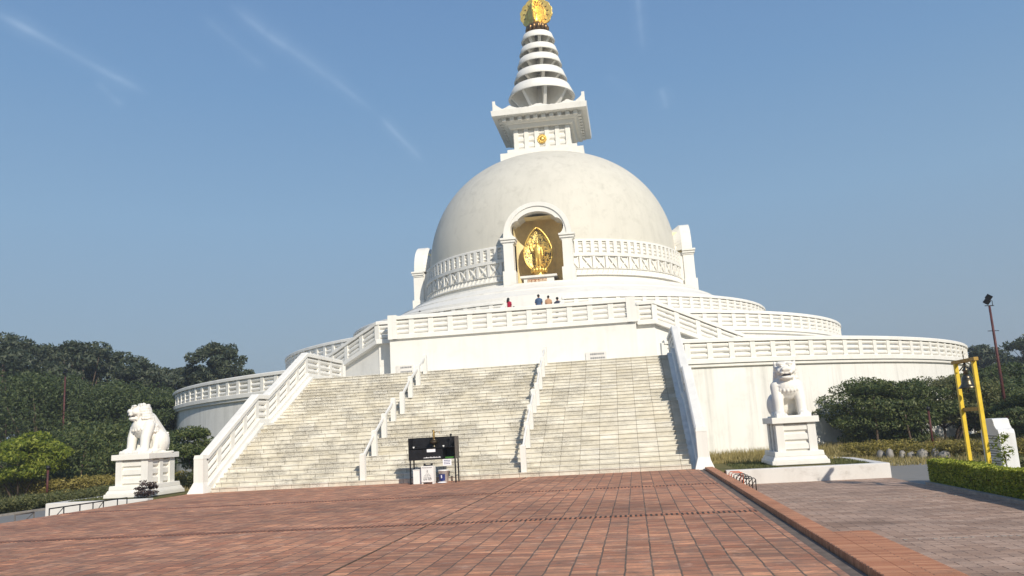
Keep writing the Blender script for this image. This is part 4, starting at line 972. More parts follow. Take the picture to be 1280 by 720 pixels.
while x < .28:
    w = rs.uniform(.012, .03); h = rs.uniform(.02, .045); mb.box(x, x + w, -.004, 0, 0, h); x += w + .012
mb.build('white_lettering', 'paper', fb, (0, -hd_ - .004, .86))
mb = MB(); mb.box(-.17, .17, -.12, .1, 0, .05); tag(mb.build('folded_cloth', 'green', None, (FX + .6, FY - .05, .82)), 'folded green cloth in the right compartment of the black stand', 'cloth')
t = thing('notice_sheet', 'white handwritten notice sheet hanging under the right end of the stand', 'notice', (FX + .52, FY - .28, .58))
mb = MB(); mb.box(-.15, .15, -.003, .003, 0, .22); mb.build('sheet', 'paper', t)
mb = MB()
for r_ in range(3):
    x = -.11
    while x < .10:
        w = rs.uniform(.015, .035); mb.box(x, x + w, -.006, -.003, .16 - .055 * r_, .16 - .055 * r_ + .025); x += w + .01
mb.build('handwriting', 'blue', t)
t = thing('brass_censer', 'dark brass incense burner with a small figurine above it on the stand shelf', 'censer', (FX + .02, FY - .02, 1.206))
mb = MB(); mb.lathe([(0, 0), (.1, 0), (.06, .05), (.05, .09), (.14, .14), (.16, .2), (.13, .26), (.15, .28), (0, .285)], 20); mb.build('bowl', 'bellmetal', t)
mb = MB(); mb.lathe([(0, .28), (.05, .28), (.035, .36), (.05, .44), (.03, .5), (.045, .56), (0, .62)], 14); mb.tube([(0, 0, .48), (.1, 0, .54), (.2, 0, .52), (.24, 0, .46)], .014, 6); mb.tube([(0, 0, .5), (-.05, 0, .6)], .012, 6); mb.build('figurine', 'brass', t)
t = thing('round_ornament', 'small black ball ornament standing on the right end of the stand', 'ornament', (FX + .62, FY, 1.206))
mb = MB(); mb.tube([(0, 0, 0), (0, 0, .36)], .012, 6); mb.sph((0, 0, .40), .045); mb.build('ball', 'black', t); mb = MB(); mb.lathe([(0, 0), (.05, 0), (.02, .03), (0, .03)], 12); mb.build('foot', 'black', t)
for nm_, dx_, lab in (('oil_lamp', .38, 'tiny white cup on the shelf of the black stand'), ('oil_lamp', -.68, 'tiny metal cup at the left end of the stand shelf')):
    mb = MB(); mb.lathe([(0, 0), (.025, 0), (.035, .06), (.028, .06), (.02, .01), (0, .01)], 12); tag(mb.build('cup', 'plastic', None, (FX + dx_, FY - .15, 1.206)), lab, 'cup', 'cups on the stand')
mb = MB(); mb.box(-.15, .15, -.12, .12, 0, .46); mb.box(-.16, .16, -.13, .13, .459, .49); tag(mb.build('white_box', 'plastic', None, (FX - .58, FY - .06, 0), R(4), bevel=.01), 'plain white box under the left end of the stand', 'box')
t = thing('donation_box', 'white donation box with black line emblem and black lettering on its front', 'box', (FX - .17, FY - .2, 0), R(-3))
mb = MB(); mb.box(-.22, .22, -.14, .14, .06, .60); mb.build('case', 'plastic', t, bevel=.008)
mb = MB()
for sx in (-1, 1): mb.box(sx * .19 - .025, sx * .19 + .025, -.12, .12, 0, .061)
mb.build('feet', 'plastic', t)
mb = MB(); mb.box(-.15, .15, -.06, .06, .60, .64); mb.sph((-.13, 0, .66), (.04, .05, .03)); mb.sph((.13, 0, .66), (.04, .05, .03)); mb.build('black_latch', 'black', t)
mb = MB()
mb.tube([(.02, 0, .42), (0, 0, .47), (-.02, 0, .42), (.02, 0, .42)], .006, 5); mb.tube([(0, 0, .40), (-.05, 0, .33), (.05, 0, .33), (0, 0, .40)], .005, 5)
mb.tube([(-.05, 0, .32), (-.11, 0, .27), (.11, 0, .27), (.05, 0, .32)], .005, 5); mb.tube([(-.12, 0, .25), (-.13, 0, .22), (.13, 0, .22), (.12, 0, .25)], .004, 5); mb.tube([(0, 0, .33), (0, 0, .25)], .004, 5)
mb.build('emblem', 'ink', t, (0, -.142, 0))
def textobj(body, size, mat, parent, loc, rot=(pi / 2, 0, 0), name='lettering'):
    cu = bpy.data.curves.new(name, 'FONT'); cu.body = body; cu.size = size; cu.align_x = 'CENTER'; cu.extrude = .002
    o = bpy.data.objects.new(name, cu); COL.objects.link(o); dg = bpy.context.evaluated_depsgraph_get(); dg.update()
    me = bpy.data.meshes.new_from_object(o.evaluated_get(dg)); bpy.data.objects.remove(o); me.materials.clear(); me.materials.append(MAT[mat])
    q = link(name, me, parent, loc); q.rotation_euler = rot; return q
textobj('दान पेटी', .1, 'ink', t, (0, -.144, .12))
textobj('DONATION BOX', .046, 'ink', t, (0, -.144, .53))
t = thing('bucket', 'white plastic bucket with navy blue label under the stand', 'bucket', (FX + .34, FY - .1, 0))
mb = MB(); mb.lathe([(0, 0), (.145, 0), (.175, .40), (.19, .40), (.19, .43), (.18, .44), (0, .445)], 28); mb.build('pail', 'plastic', t)
mb = MB(); mb.lathe([(.158, .08), (.176, .30)], 12, -R(62), R(28)); mb.build('label_patch', 'blue', t)
mb = MB(); mb.lathe([(.162, .14), (.176, .27)], 4, -R(22), -R(8)); lp = mb.build('label_figure', 'paper', t)
mb = MB(); mb.sph((0, 0, 0), (.16, .10, .03)); tag(mb.build('crumpled_paper', 'paper', None, (FX + .33, FY - .36, .03)), 'crumpled white paper on the bricks in front of the bucket', 'paper')

# ---------------------------------------------------------------- bell frame, stele
t = thing('bell_frame', 'tall yellow painted wooden frame with a brown top beam', 'frame', (15.16, -58.45, G))
for i, y in enumerate((0, -1.0)):
    mb = MB(); mb.box(-.045, .045, -.05, .05, 0, 3.08); mb.build('post', 'yellow', t, (.0 + .05 * i, y, 0), bevel=.008)
mb = MB(); mb.box(-.055, .055, -1.22, .22, 3.079, 3.165); mb.build('top_beam', 'beamwood', t, (.03, 0, 0), bevel=.008)
mb = MB(); mb.box(-.03, .03, -.95, -.05, 1.88, 1.97); mb.build('cross_bar', 'beamwood', t, (.03, 0, 0))
mb = MB(); mb.tube([(0, -.12, 2.9), (0, -.4, 3.0), (0, -.75, 2.92), (0, -.92, 2.75), (0, -.93, 2.5)], .016, 6); mb.build('curved_iron', 'black', t, (.03, 0, 0))
t = thing('temple_bell', 'dark bronze bell with ornate crown hanging in the yellow frame', 'bell', (15.19, -58.93, 2.02))
mb = MB(); mb.lathe([(.205, 0), (.215, .02), (.185, .05), (.145, .10), (.12, .20), (.11, .28), (.07, .34), (0, .36)], 32); mb.lathe([(.215, 0), (.19, .02), (.13, .14), (.12, .26), (0, .30)], 32); mb.build('bell_body', 'bellmetal', t)
mb = MB(); mb.lathe([(0, .35), (.07, .36), (.05, .41), (.085, .45), (.05, .49), (.03, .55), (.05, .59), (.02, .63), (0, .66)], 16); mb.build('crown', 'bellmetal', t)
mb = MB()
for k_ in range(6): mb.sph((0, 0, .66 + .05 * k_), (.018 if k_ % 2 else .008, .008 if k_ % 2 else .018, .032), 8, 6)
mb.build('chain', 'bellmetal', t)
mb = MB(); mb.tube([(0, 0, .15), (0, 0, -.06)], .012, 6); mb.sph((0, 0, -.07), .035); mb.build('clapper', 'bellmetal', t)
t = thing('stone_stele', 'white marble stele with curved shoulders and inscribed left face', 'stele', (15.98, -58.25, G))
poly = [(-.53, 0), (.53, 0), (.53, 1.30), (.50, 1.38), (.40, 1.42), (.33, 1.50), (.30, 1.62), (.24, 1.66), (-.24, 1.66), (-.30, 1.62), (-.33, 1.50), (-.40, 1.42), (-.50, 1.38), (-.53, 1.30)]
mb = MB(); mb.prism(poly, -.19, .19, 'yz'); mb.build('slab', 'stele', t, bevel=.012)
mb = MB(); rs = random.Random(11)
for r_ in range(17):
    z = 1.22 - .062 * r_; y = -.42 + rs.uniform(0, .05)
    while y < .42 and not (r_ in (2, 9)):
        w = rs.uniform(.02, .07); mb.box(-.196, -.19, y, min(y + w, .44), z, z + .026); y += w + .018
mb.build('inscription', 'engraved', t)
textobj('PEACE', .09, 'engraved', t, (-.193, 0, 1.32), (pi / 2, 0, -pi / 2), 'heading') if False else None

# ---------------------------------------------------------------- poles
def light_pole(x, y, h, label, rz, flip=1):
    t = thing('light_pole', label, 'light pole', (x, y, G), rz, 'light poles')
    mb = MB(); mb.tube([(0, 0, 0), (0, 0, h * .55), (0, 0, h)], [.085, .075, .055], 12); mb.build('pole', 'rust', t)
    mb = MB(); mb.box(-.27, .27, -.025, .025, h - .02, h + .02); mb.tube([(.2, 0, h), (.22, 0, h + .25), (.08, 0, h + .32)], .018, 6); mb.build('top_arm', 'black', t)
    mb = MB(); mb.box(-.33, .33, -.03, .03, h * .81, h * .81 + .03); mb.build('lower_arm', 'black', t)
    for k_ in range(2):
        mb = MB(); mb.box(-.15, .15, -.05, .05, -.13, .13); o = mb.build('floodlight', 'black', t, (-.12 + .17 * k_, 0, h + .22 + .24 * k_)); o.rotation_euler = (R(35), R(25), 0)
    return t
light_pole(26.15, -34.5, 7.2, 'maroon floodlight pole rising beyond the bell frame on the right', R(20))
light_pole(-36.7, -22.9, 8.2, 'rusty thin floodlight pole standing before the dark trees on the left', R(-20))
for x, y, h, lab in ((20.3, -40.6, 1.9, 'short dark lamp post before the right-hand bushes'), (-19.4, -46.7, 1.5, 'short brown post beside the lime green tree')):
    t = thing('short_post', lab, 'post', (x, y, G)); mb = MB(); mb.tube([(0, 0, 0), (0, 0, h)], .05, 8); mb.build('shaft', 'rust', t)
    mb = MB(); mb.lathe([(0, 0), (.08, 0), (.09, .12), (.03, .18), (0, .18)], 12); mb.build('cap', 'black', t, (0, 0, h))
for i in range(7):
    a = i / 6; mb = MB(); mb.sph((0, 0, .1), (.2 + .06 * sin(i * 2.1), .2 + .04 * cos(i * 3), .26 + .07 * sin(i * 1.7)), 12, 8)
    rsx = random.Random(i); mb.v = [(x + rsx.uniform(-.02, .02), y + rsx.uniform(-.02, .02), z + rsx.uniform(-.02, .02)) for x, y, z in mb.v]
    o = mb.build('rock', 'rock', None, (17.15 + .30 * i + .05 * sin(i * 4), -43.6 - .38 * i, G), i * 1.3)
    tag(o, ['grey boulder at the left end of the row edging the right path', 'second grey boulder from the left of the row by the right path', 'third grey boulder from the left of the row by the right path', 'middle grey boulder of the row by the right path', 'third grey boulder from the right of the row by the right path', 'second grey boulder from the right of the row by the right path', 'grey boulder at the right end of the row edging the right path'][i], 'rock', 'rocks edging the right path')

# ---------------------------------------------------------------- people
def person(x, y, z, rz, label, top, bottom='trousers', h=1.72, long_hair=False, sit=False):
    t = thing('person', label, 'person', (x, y, z), rz)
    k_ = h / 1.75; hip = .92 if not sit else .5
    J = [((0, 0, hip), .14), ((0, 0, hip + .25), .125), ((0, 0, hip + .50), .15), ((0, 0, hip + .60), .055), ((0, -.01, hip + .68), .085), ((0, -.01, hip + .79), .085),
         ((-.2, 0, hip + .48), .06), ((-.24, .02, hip + .22), .045), ((-.22, -.08, hip - .02), .035), ((-.22, -.12, hip - .1), .03),
         ((.2, 0, hip + .48), .06), ((.24, .02, hip + .22), .045), ((.22, -.08, hip - .02), .035), ((.22, -.12, hip - .1), .03)]
    if sit: legs = [((-.1, -.1, .48), .09), ((-.12, -.45, .46), .07), ((-.12, -.45, .08), .05), ((-.12, -.58, .05), .04), ((.1, -.1, .48), .09), ((.12, -.45, .46), .07), ((.12, -.45, .08), .05), ((.12, -.58, .05), .04)]
    else: legs = [((-.1, 0, .85), .09), ((-.11, -.02, .48), .068), ((-.11, .02, .1), .045), ((-.11, -.12, .045), .04), ((.1, 0, .85), .09), ((.11, -.02, .48), .068), ((.11, .02, .1), .045), ((.11, -.12, .045), .04)]
    J += legs; E = [(0, 1), (1, 2), (2, 3), (3, 4), (4, 5), (2, 6), (6, 7), (7, 8), (8, 9), (2, 10), (10, 11), (11, 12), (12, 13), (0, 14), (14, 15), (15, 16), (16, 17), (0, 18), (18, 19), (19, 20), (20, 21)]
    J = [(tuple(c * k_ for c in p), r_ * k_) for p, r_ in J]
    link('body', skin_mesh('body', J, E, 'skin'), t)
    mb = MB(); mb.lathe([(.20, hip - .12), (.19, hip + .1), (.17, hip + .25), (.21, hip + .46), (.15, hip + .56), (.08, hip + .60)], 20)
    mb.v = [(a * k_ * 1.15, b * k_ * .82, c * k_) for a, b, c in mb.v]
    for s in (-1, 1): mb.tube([(s * .19 * k_, 0, (hip + .50) * k_), (s * .25 * k_, .02, (hip + .22) * k_)], [.085 * k_, .07 * k_], 10)
    mb.build('shirt', top, t)
    if not sit:
        mb = MB()
        for s in (-1, 1): mb.tube([(s * .09 * k_, 0, .92 * k_), (s * .11 * k_, -.01, .5 * k_), (s * .11 * k_, .01, .1 * k_)], [.12 * k_, .095 * k_, .075 * k_], 12)
        mb.build('trousers', bottom, t)
    mb = MB(); mb.sph((0, .02 * k_, (hip + .775) * k_), (.105 * k_, .115 * k_, .115 * k_), 14, 10)
    if long_hair: mb.sph((0, .07 * k_, (hip + .58) * k_), (.13 * k_, .09 * k_, .26 * k_), 12, 8)
    mb.build('hair', 'hair', t); return t
person(-2.0, -19.0, Z3, R(150), 'woman with long black hair in a red dress on the upper terrace', 'cloth_red', 'cloth_red', 1.70, True)
person(.36, -19.0, Z3, R(170), 'man in a slate blue shirt seen from behind below the statue', 'cloth_blue', h=1.78)
person(1.12, -19.1, Z3 - .02, R(200), 'person with dark hair and tan top at the upper stairs', 'cloth_tan', h=1.64)
person(1.90, -20.1, 9.62, R(160), 'person in dark clothes by the right end of the upper stairs', 'cloth_grey', h=1.76)
person(-1.45, -20.2, 9.62, R(190), 'person seated low on the upper steps beside the woman in red', 'cloth_dark', h=1.70, sit=True)
person(-9.9, -15.9, Z3, R(160), 'person whose dark head shows above the left end of the balcony rail', 'cloth_dark', h=1.72)

# ---------------------------------------------------------------- vegetation
def leaf_mesh(name, mat, centres, nper, size, seed, flat=.75, shell=.55, elong=1.6, up=.3):
    rs = np.random.RandomState(seed); C = np.array([c[:3] for c in centres], float); Rd = np.array([c[3:6] for c in centres], float)
    vol = (Rd[:, 0] * Rd[:, 1] * Rd[:, 2]) ** (2 / 3); cnt = np.maximum(3, (nper * vol / vol.sum()).astype(int))
    idx = np.repeat(np.arange(len(C)), cnt); n = len(idx)
    d = rs.normal(size=(n, 3)); d /= np.linalg.norm(d, axis=1)[:, None]; rr = shell + (1.08 - shell) * rs.rand(n) ** .6
    P = C[idx] + d * Rd[idx] * rr[:, None]
    nn = d * .6 + rs.normal(size=(n, 3)) * .6 + np.array([0, 0, up]); nn /= np.linalg.norm(nn, axis=1)[:, None]
    a = rs.normal(size=(n, 3)); u_ = np.cross(nn, a); u_ /= np.linalg.norm(u_, axis=1)[:, None]; w_ = np.cross(nn, u_)
    s_ = size * (.6 + .8 * rs.rand(n))[:, None]
    V = np.stack([P - u_ * s_ * elong, P - w_ * s_ * .55, P + u_ * s_ * elong, P + w_ * s_ * .55], 1).reshape(-1, 3)
    me = bpy.data.meshes.new(name); me.vertices.add(4 * n); me.vertices.foreach_set('co', V.ravel())
    me.loops.add(4 * n); me.loops.foreach_set('vertex_index', np.arange(4 * n)); me.polygons.add(n)
    me.polygons.foreach_set('loop_start', np.arange(n) * 4); me.polygons.foreach_set('loop_total', np.full(n, 4)); me.update(calc_edges=True)
    me.materials.append(MAT[mat]); return me
def tree(name, label, x, y, h, w, mat, seed, n=7000, leaf=.16, bottom=.35, clumps=26, umbrella=.5, group=None, trunk_r=.22, cat='tree', depth=None, stems=1, csize=.2, tall=.42):
    rs = random.Random(seed); t = thing(name, label, cat, (x, y, G), 0, group); depth = depth or w
    cl = []; limbs = MB(); z0 = h * bottom
    for i in range(clumps):
        a = rs.uniform(0, 2 * pi); f = rs.uniform(0, 1) ** .5; zt = rs.uniform(0, 1)
        env = sin(pi * (.12 + .80 * zt ** (.6 + umbrella))) ** .6
        rx = w / 2 * f * env * .88; cx, cy = rx * cos(a), rx * sin(a) * depth / w; cz = z0 + (h - z0) * zt * .9
        sr = rs.uniform(.7, 1.25) * csize
        cl.append((cx, cy, cz, w * sr, depth * sr, h * sr * tall))
    for s in range(stems):
        ang = s * 2.4 + seed; bx, by = (0, 0) if stems == 1 else (.25 * w * .3 * cos(ang), .25 * w * .3 * sin(ang))
        tx, ty = (rs.uniform(-.06, .06) * w, rs.uniform(-.06, .06) * w) if stems == 1 else (w * .18 * cos(ang), w * .18 * sin(ang))
        limbs.tube([(bx, by, -.1), (bx + tx * .4, by + ty * .4, z0 * .6), (bx + tx, by + ty, z0 * 1.1), (tx * 1.2, ty * 1.2, h * .72)], [trunk_r, trunk_r * .8, trunk_r * .65, trunk_r * .22], 8)
    limbs.build('trunk', 'bark', t)
    lm = MB()
    for c in cl[:max(8, clumps // 2)]:
        s0 = Vector((0, 0, z0 * rs.uniform(.6, 1.1))); e = Vector(c[:3]); md = s0.lerp(e, .55) + Vector((0, 0, -.06 * h * rs.uniform(0, 1)))
        lm.tube([s0, md, e], [trunk_r * .4, trunk_r * .25, trunk_r * .08], 6)
    lm.build('limbs', 'bark', t)
    link('crown', leaf_mesh('crown', mat, cl, n, leaf, seed), t); return t
g1 = 'dark trees behind the left end of the terrace'
tree('tree', 'dark tree at the far left picture edge, taller than its neighbours', -54.6, -8.3, 14.7, 12, 'leaf_dark', 20, 13000, .15, .36, 80, .9, g1, .3, csize=.095)
tree('tree', 'dark ragged tree, second from the left in the skyline of the grove', -56.1, -3.1, 14.4, 10, 'leaf_dark', 21, 13000, .15, .36, 80, .9, g1, .3, csize=.095)
tree('tree', 'dark tree whose crown tops out just above the left floodlight pole', -57.2, 2.5, 14.8, 9, 'leaf_dark', 22, 13000, .15, .36, 80, .9, g1, .3, csize=.095)
tree('tree', 'broad flat-topped dark tree right of the left floodlight pole', -49.2, -4.1, 14.1, 12, 'leaf_dark', 23, 13000, .15, .36, 80, .9, g1, .3, csize=.095)
tree('tree', 'dark tree with a layered crown, left of the left lion in the skyline', -48.8, -0.1, 13.8, 9.5, 'leaf_dark', 24, 13000, .15, .36, 80, .9, g1, .3, csize=.095)
tree('tree', 'dark tree above the left lion in the skyline', -48.0, 2.9, 12.3, 10, 'leaf_dark', 25, 13000, .15, .36, 80, .9, g1, .3, csize=.095)
tree('tree', 'lower dark tree above and right of the left lion', -43.8, 0.8, 11.6, 10, 'leaf_dark', 26, 13000, .15, .36, 80, .9, g1, .3, csize=.095)
tree('tree', 'low dark tree in the skyline dip just before the tall rounded tree', -44.9, 7.2, 11.9, 9, 'leaf_dark', 27, 13000, .15, .36, 80, .9, g1, .3, csize=.095)
tree('tree', 'tall rounded dark tree rising alone above the left end of the terrace', -36.7, 0.3, 13.5, 7.4, 'leaf_dark', 28, 13000, .15, .36, 80, .9, g1, .3, csize=.095)
tree('tree', 'dark tree filling the gap at the left foot of the tall rounded tree', -40.8, 3.8, 11.5, 8, 'leaf_dark', 29, 13000, .15, .36, 80, .9, g1, .3, csize=.095)
tree('tree', 'small dark tree top just right of the tall rounded tree, above the terrace rail', -35.7, 4.2, 10.6, 6, 'leaf_dark', 30, 13000, .15, .36, 80, .9, g1, .3, csize=.095)
tree('bushy_tree', 'bushy mid-green tree at the left edge under the grove', -44.4, -19.3, 9.7, 13, 'leaf_mid', 50, 22000, .085, .10, 90, .1, 'bushy trees below the grove', .2, csize=.13, tall=.8)
tree('bushy_tree', 'bushy mid-green tree just left of the left floodlight pole', -39.9, -20.9, 8.8, 11, 'leaf_mid', 51, 22000, .085, .10, 90, .1, 'bushy trees below the grove', .2, csize=.13, tall=.8)
tree('bushy_tree', 'bushy mid-green tree just right of the left floodlight pole', -39.2, -17.8, 8.9, 11, 'leaf_mid', 52, 22000, .085, .10, 90, .1, 'bushy trees below the grove', .2, csize=.13, tall=.8)
tree('bushy_tree', 'bushy mid-green tree between the pole and the left lion', -34.9, -19.7, 7.9, 10, 'leaf_mid', 53, 22000, .085, .10, 90, .1, 'bushy trees below the grove', .2, csize=.13, tall=.8)
tree('bushy_tree', 'bushy mid-green tree directly behind the left lion', -34.2, -16.8, 7.8, 10, 'leaf_mid', 54, 22000, .085, .10, 90, .1, 'bushy trees below the grove', .2, csize=.13, tall=.8)
tree('bushy_tree', 'bushy mid-green tree between the left lion and the terrace end', -30.4, -19.1, 6.7, 8, 'leaf_mid', 55, 22000, .085, .10, 90, .1, 'bushy trees below the grove', .2, csize=.15)
tree('shrub', 'wide dark green shrub just left of the left lion pedestal', -25.4, -33.4, 4.1, 7.6, 'leaf_bush', 71, 14000, .075, .14, 34, .3, None, .09, 'shrub', stems=4, tall=.8)
tree('shrub', 'dark green shrub between the lime green tree and the wide shrub', -31.0, -30.0, 3.2, 6.4, 'leaf_bush', 73, 9000, .085, .12, 28, .3, None, .09, 'shrub', stems=4, tall=.8)
tree('small_tree', 'small lime green tree near the left picture edge', -26.6, -39.6, 3.5, 4.3, 'leaf_lime', 72, 12000, .07, .30, 34, .5, None, .06, 'tree', stems=5)
tree('small_tree', 'small dark green tree between the left lion and the stairs', -14.2, -42.6, 3.1, 3.3, 'leaf_bush', 75, 9000, .055, .42, 26, .6, None, .06, 'tree', stems=3)
tree('shrub', 'brownish shrub right behind the left lion pedestal', -11.9, -46.6, 1.3, 1.2, 'leaf_olive', 76, 2500, .04, .1, 12, .2, None, .03, 'shrub', stems=4, tall=.8)
tree('small_plant', 'small dark purple-leaved plant at the foot of the left lion pedestal', -10.3, -53.55, .66, .8, 'twig', 77, 900, .03, .12, 14, .3, None, .015, 'plant', stems=4).location.z = .03
tree('shrub', 'large flat-topped dark green shrub against the right terrace wall', 20.9, -32.0, 3.9, 7.2, 'leaf_bush', 81, 46000, .058, .10, 110, .75, None, .10, 'shrub', depth=4.4, stems=6, csize=.135, tall=.6)
tree('shrub', 'thin greyish olive shrub right of the large shrub, with bare branches', 24.6, -29.9, 3.7, 6.8, 'leaf_olive', 82, 17000, .055, .34, 60, .7, None, .07, 'shrub', depth=4.6, stems=6, csize=.12, tall=.8)
tree('shrub', 'olive green shrub filling the space behind the bell frame', 28.3, -28.8, 3.3, 6.2, 'leaf_bush', 90, 14000, .065, .12, 50, .4, None, .08, 'shrub', stems=5, csize=.14, tall=.8)
tree('tree', 'mid-green leafy tree behind the maroon pole on the right', 31.4, -25.4, 4.9, 8.6, 'leaf_mid', 83, 20000, .085, .12, 60, .4, None, .14, csize=.14)
tree('tree', 'mid-green tree just right of the terrace end, seen through the bell frame', 30.6, -20.4, 4.4, 7, 'leaf_mid', 88, 14000, .09, .12, 46, .4, None, .14, csize=.14)
tree('tree', 'dark leafy tree at the right picture edge behind the stele', 26.4, -37.6, 2.7, 4.2, 'leaf_bush', 84, 12000, .06, .10, 40, .3, None, .10, csize=.16)
tree('tree', 'hazy dark distant tree between the bell frame and the maroon pole', 48.8, 23.2, 9.3, 6.6, 'leaf_dark', 85, 12000, .14, .25, 60, .6, None, .25, csize=.12)
tree('tree', 'lower hazy distant tree just right of the maroon pole', 49.4, 18.9, 7.6, 5.2, 'leaf_dark', 91, 9000, .13, .25, 46, .6, None, .22, csize=.13)
tree('tree', 'airy tree whose sparse crown enters at the right picture edge', 48.9, 10.4, 9.4, 6.5, 'leaf_dark', 86, 4200, .13, .55, 46, .8, None, .2, csize=.11)
tree('small_plant', 'thin yellow-green sapling growing beside the stele', 15.48, -59.7, 1.35, .6, 'leaf_lime', 89, 260, .03, .5, 9, .3, None, .012, 'plant')
def hedge(name, label, pts, h, w, mat, n, leaf, seed, cat='hedge'):
    c0 = Vector((pts[0][0], pts[0][1], G)); t = thing(name, label, cat, tuple(c0)); cl = []; rs = random.Random(seed)
    for (ax, ay), (bx, by) in zip(pts, pts[1:]):
        L = hypot(bx - ax, by - ay); m = int(L / .34)
        for i in range(m):
            f = (i + rs.random()) / m
            for lay in range(3):
                ox, oy = rs.uniform(-.5, .5) * w * .6, rs.uniform(-.5, .5) * w * .6; zt = rs.uniform(.25, .78) * h
                cl.append((ax + (bx - ax) * f - c0.x + ox, ay + (by - ay) * f - c0.y + oy, zt, w * .34, w * .34, h * .27))
    link('foliage', leaf_mesh('foliage', mat, cl, n, leaf, seed), t)
    return t
def clipped_hedge(name, label, x0, x1, y0, y1, h, n, leaf, seed, mat='leaf_hedge'):
    rs = np.random.RandomState(seed); t = thing(name, label, 'hedge', ((x0 + x1) / 2, y0, G)); ln_ = y1 - y0; w = x1 - x0
    face = rs.choice(4, n, p=[.38, .30, .22, .10]); a, b = rs.rand(n), rs.rand(n); dpt = rs.rand(n) ** 1.6 * .13
    X = np.where(face == 0, (a - .5) * w, np.where(face == 1, -w / 2 + dpt, np.where(face == 2, w / 2 - dpt, (a - .5) * w)))
    Yp = np.where(face == 3, ln_ * (b > .5) + dpt * np.where(b > .5, -1, 1), b * ln_)
    Z = np.where(face == 0, h - dpt, np.where(face == 3, rs.rand(n) * h, a * h))
    bul = np.array([mnoise.noise(Vector((x * 2, y * 1.3, z * 2))) for x, y, z in zip(X, Yp, Z)]) * .10
    X = X * (1 + bul * .9); Z = Z * (1 + bul * 1.1) + .02
    sp_ = rs.rand(n) < .02; Z = Z + np.where(sp_ & (face == 0), rs.rand(n) * .10, 0)
    P = np.stack([X, Yp, Z], 1); nn = rs.normal(size=(n, 3)) + np.array([-.35, -.2, .6]); nn /= np.linalg.norm(nn, axis=1)[:, None]
    u_ = np.cross(nn, rs.normal(size=(n, 3))); u_ /= np.linalg.norm(u_, axis=1)[:, None]; w_ = np.cross(nn, u_); s_ = leaf * (.6 + .8 * rs.rand(n))[:, None]
    V = np.stack([P - u_ * s_ * 1.5, P - w_ * s_ * .7, P + u_ * s_ * 1.5, P + w_ * s_ * .7], 1).reshape(-1, 3)
    me = bpy.data.meshes.new('foliage'); me.vertices.add(4 * n); me.vertices.foreach_set('co', V.ravel()); me.loops.add(4 * n); me.loops.foreach_set('vertex_index', np.arange(4 * n))
    me.polygons.add(n); me.polygons.foreach_set('loop_start', np.arange(n) * 4); me.polygons.foreach_set('loop_total', np.full(n, 4)); me.update(calc_edges=True); me.materials.append(MAT[mat])
    link('foliage', me, t)
    mb = MB(); mb.box(-w / 2 + .14, w / 2 - .14, .14, ln_ - .14, -.05, h - .13); mb.build('twig_core', 'bark', t)
clipped_hedge('hedge', 'clipped yellow-green hedge along the right pavement in front of the stele', 14.58, 15.06, -69.5, -57.1, .62, 60000, .022, 91)
hedge('dry_hedge', 'straw coloured hedge below the right-hand bushes behind the path', [(16.4, -41.0), (19.2, -45.5), (24, -49.5), (30, -52)], .75, 1.3, 'leaf_dry', 26000, .035, 92)
hedge('dry_hedge', 'low greenish straw hedge at the left picture edge', [(-17.6, -56), (-17.6, -44)], .62, 1.4, 'leaf_olive', 22000, .035, 93)
hedge('dry_hedge', 'straw coloured hedge running behind the left lion pedestal', [(-33, -39), (-24, -38.8), (-15.2, -40)], .95, 1.5, 'leaf_dry', 26000, .045, 94)
hedge('dry_hedge', 'weedy green and straw hedge behind the stele at the right picture edge', [(16.9, -56.5), (19.5, -58.5), (24, -60)], .75, 1.2, 'leaf_olive', 12000, .035, 95)
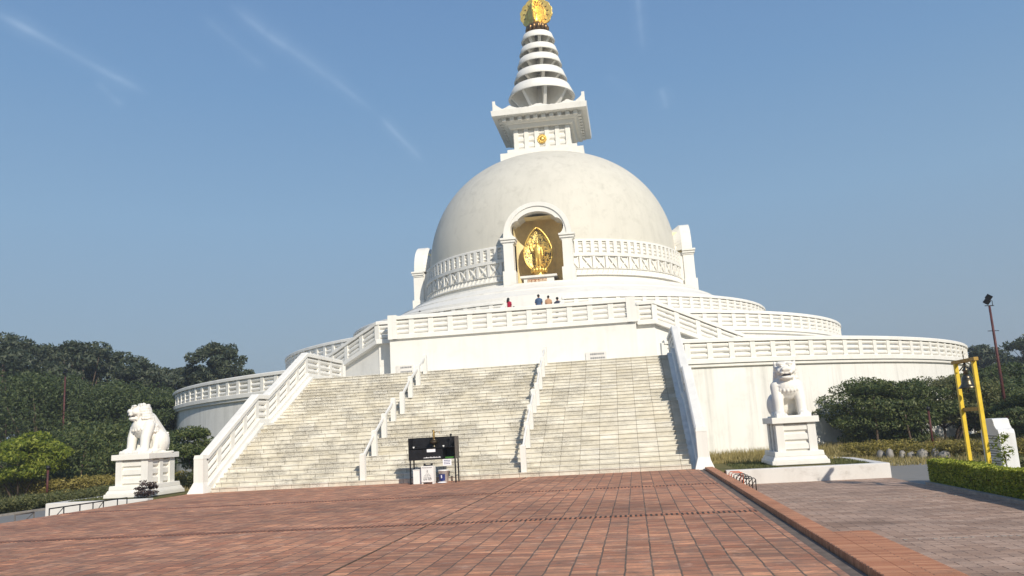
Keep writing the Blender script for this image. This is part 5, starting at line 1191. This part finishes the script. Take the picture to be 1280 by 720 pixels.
def grass(name, regions, n, h, seed, mat='grass_dry'):
    rs = np.random.RandomState(seed); P = []
    tot = sum((x1 - x0) * (y1 - y0) for x0, x1, y0, y1, z in regions)
    for x0, x1, y0, y1, z in regions:
        m = int(n * (x1 - x0) * (y1 - y0) / tot); q = np.stack([rs.uniform(x0, x1, m), rs.uniform(y0, y1, m), np.full(m, z)], 1)
        r_ = np.hypot(q[:, 0], q[:, 1]); P.append(q[(r_ > 35.35)])
    P = np.concatenate(P); m = len(P); a = rs.uniform(0, 2 * pi, m); hh = h * (.35 + .9 * rs.rand(m) ** 1.5); w = .012 + .012 * rs.rand(m)
    u_ = np.stack([np.cos(a), np.sin(a), np.zeros(m)], 1); ln_ = rs.normal(size=(m, 3)) * .28; ln_[:, 2] = 1; top = P + ln_ * hh[:, None]
    V = np.stack([P - u_ * w[:, None], P + u_ * w[:, None], top], 1).reshape(-1, 3)
    me = bpy.data.meshes.new(name); me.vertices.add(3 * m); me.vertices.foreach_set('co', V.ravel()); me.loops.add(3 * m); me.loops.foreach_set('vertex_index', np.arange(3 * m))
    me.polygons.add(m); me.polygons.foreach_set('loop_start', np.arange(m) * 3); me.polygons.foreach_set('loop_total', np.full(m, 3)); me.update(calc_edges=True); me.materials.append(MAT[mat])
    return tag(link(name, me), kind='stuff')
o = grass('dry_grass', [(9.9, 30, -49.0, -30, G), (10.0, 14.0, -50.6, -49.6, .02), (-16, -9.9, -49, -33, G), (-13, -10, -50.4, -49.6, .02)], 70000, .17, 5); tag(o, 'short dry grass at the foot of the terrace wall', 'grass')
o = grass('tall_dry_grass', [(10, 18, -39, -33, G), (13, 24, -33, -26, G)], 14000, .42, 6); tag(o, 'taller straw grass against the right terrace wall', 'grass')
o = grass('bed_grass', [(10.0, 11.25, -53.8, -50.6, .02), (13.0, 14.0, -53.8, -50.6, .02), (-13.2, -12.1, -53.8, -50.4, .02)], 5000, .07, 9, 'leaf_olive'); tag(o, 'short green grass beside the lion pedestals', 'grass')
o = grass('lawn_grass', [(-60, -17.5, -52, -12, G), (18, 48, -60, -20, G)], 60000, .25, 8, 'leaf_olive'); tag(o, 'olive green rough grass on the lawns', 'grass')

# ---------------------------------------------------------------- haze
mb = MB(); mb.box(-1600, 1600, -1600, 1600, -1.45, 60); hz = mb.build('haze', None); hz['kind'] = 'stuff'
hm = bpy.data.materials.new('haze'); hm.use_nodes = True; hn = hm.node_tree.nodes
for n_ in list(hn):
    if n_.type != 'OUTPUT_MATERIAL': hn.remove(n_)
pv = hn.new('ShaderNodeVolumePrincipled'); pv.inputs['Density'].default_value = .0009; pv.inputs['Color'].default_value = (.80, .87, .95, 1); pv.inputs['Anisotropy'].default_value = .2
hm.node_tree.links.new(pv.outputs[0], [n_ for n_ in hn if n_.type == 'OUTPUT_MATERIAL'][0].inputs['Volume'])
hz.data.materials.append(hm)
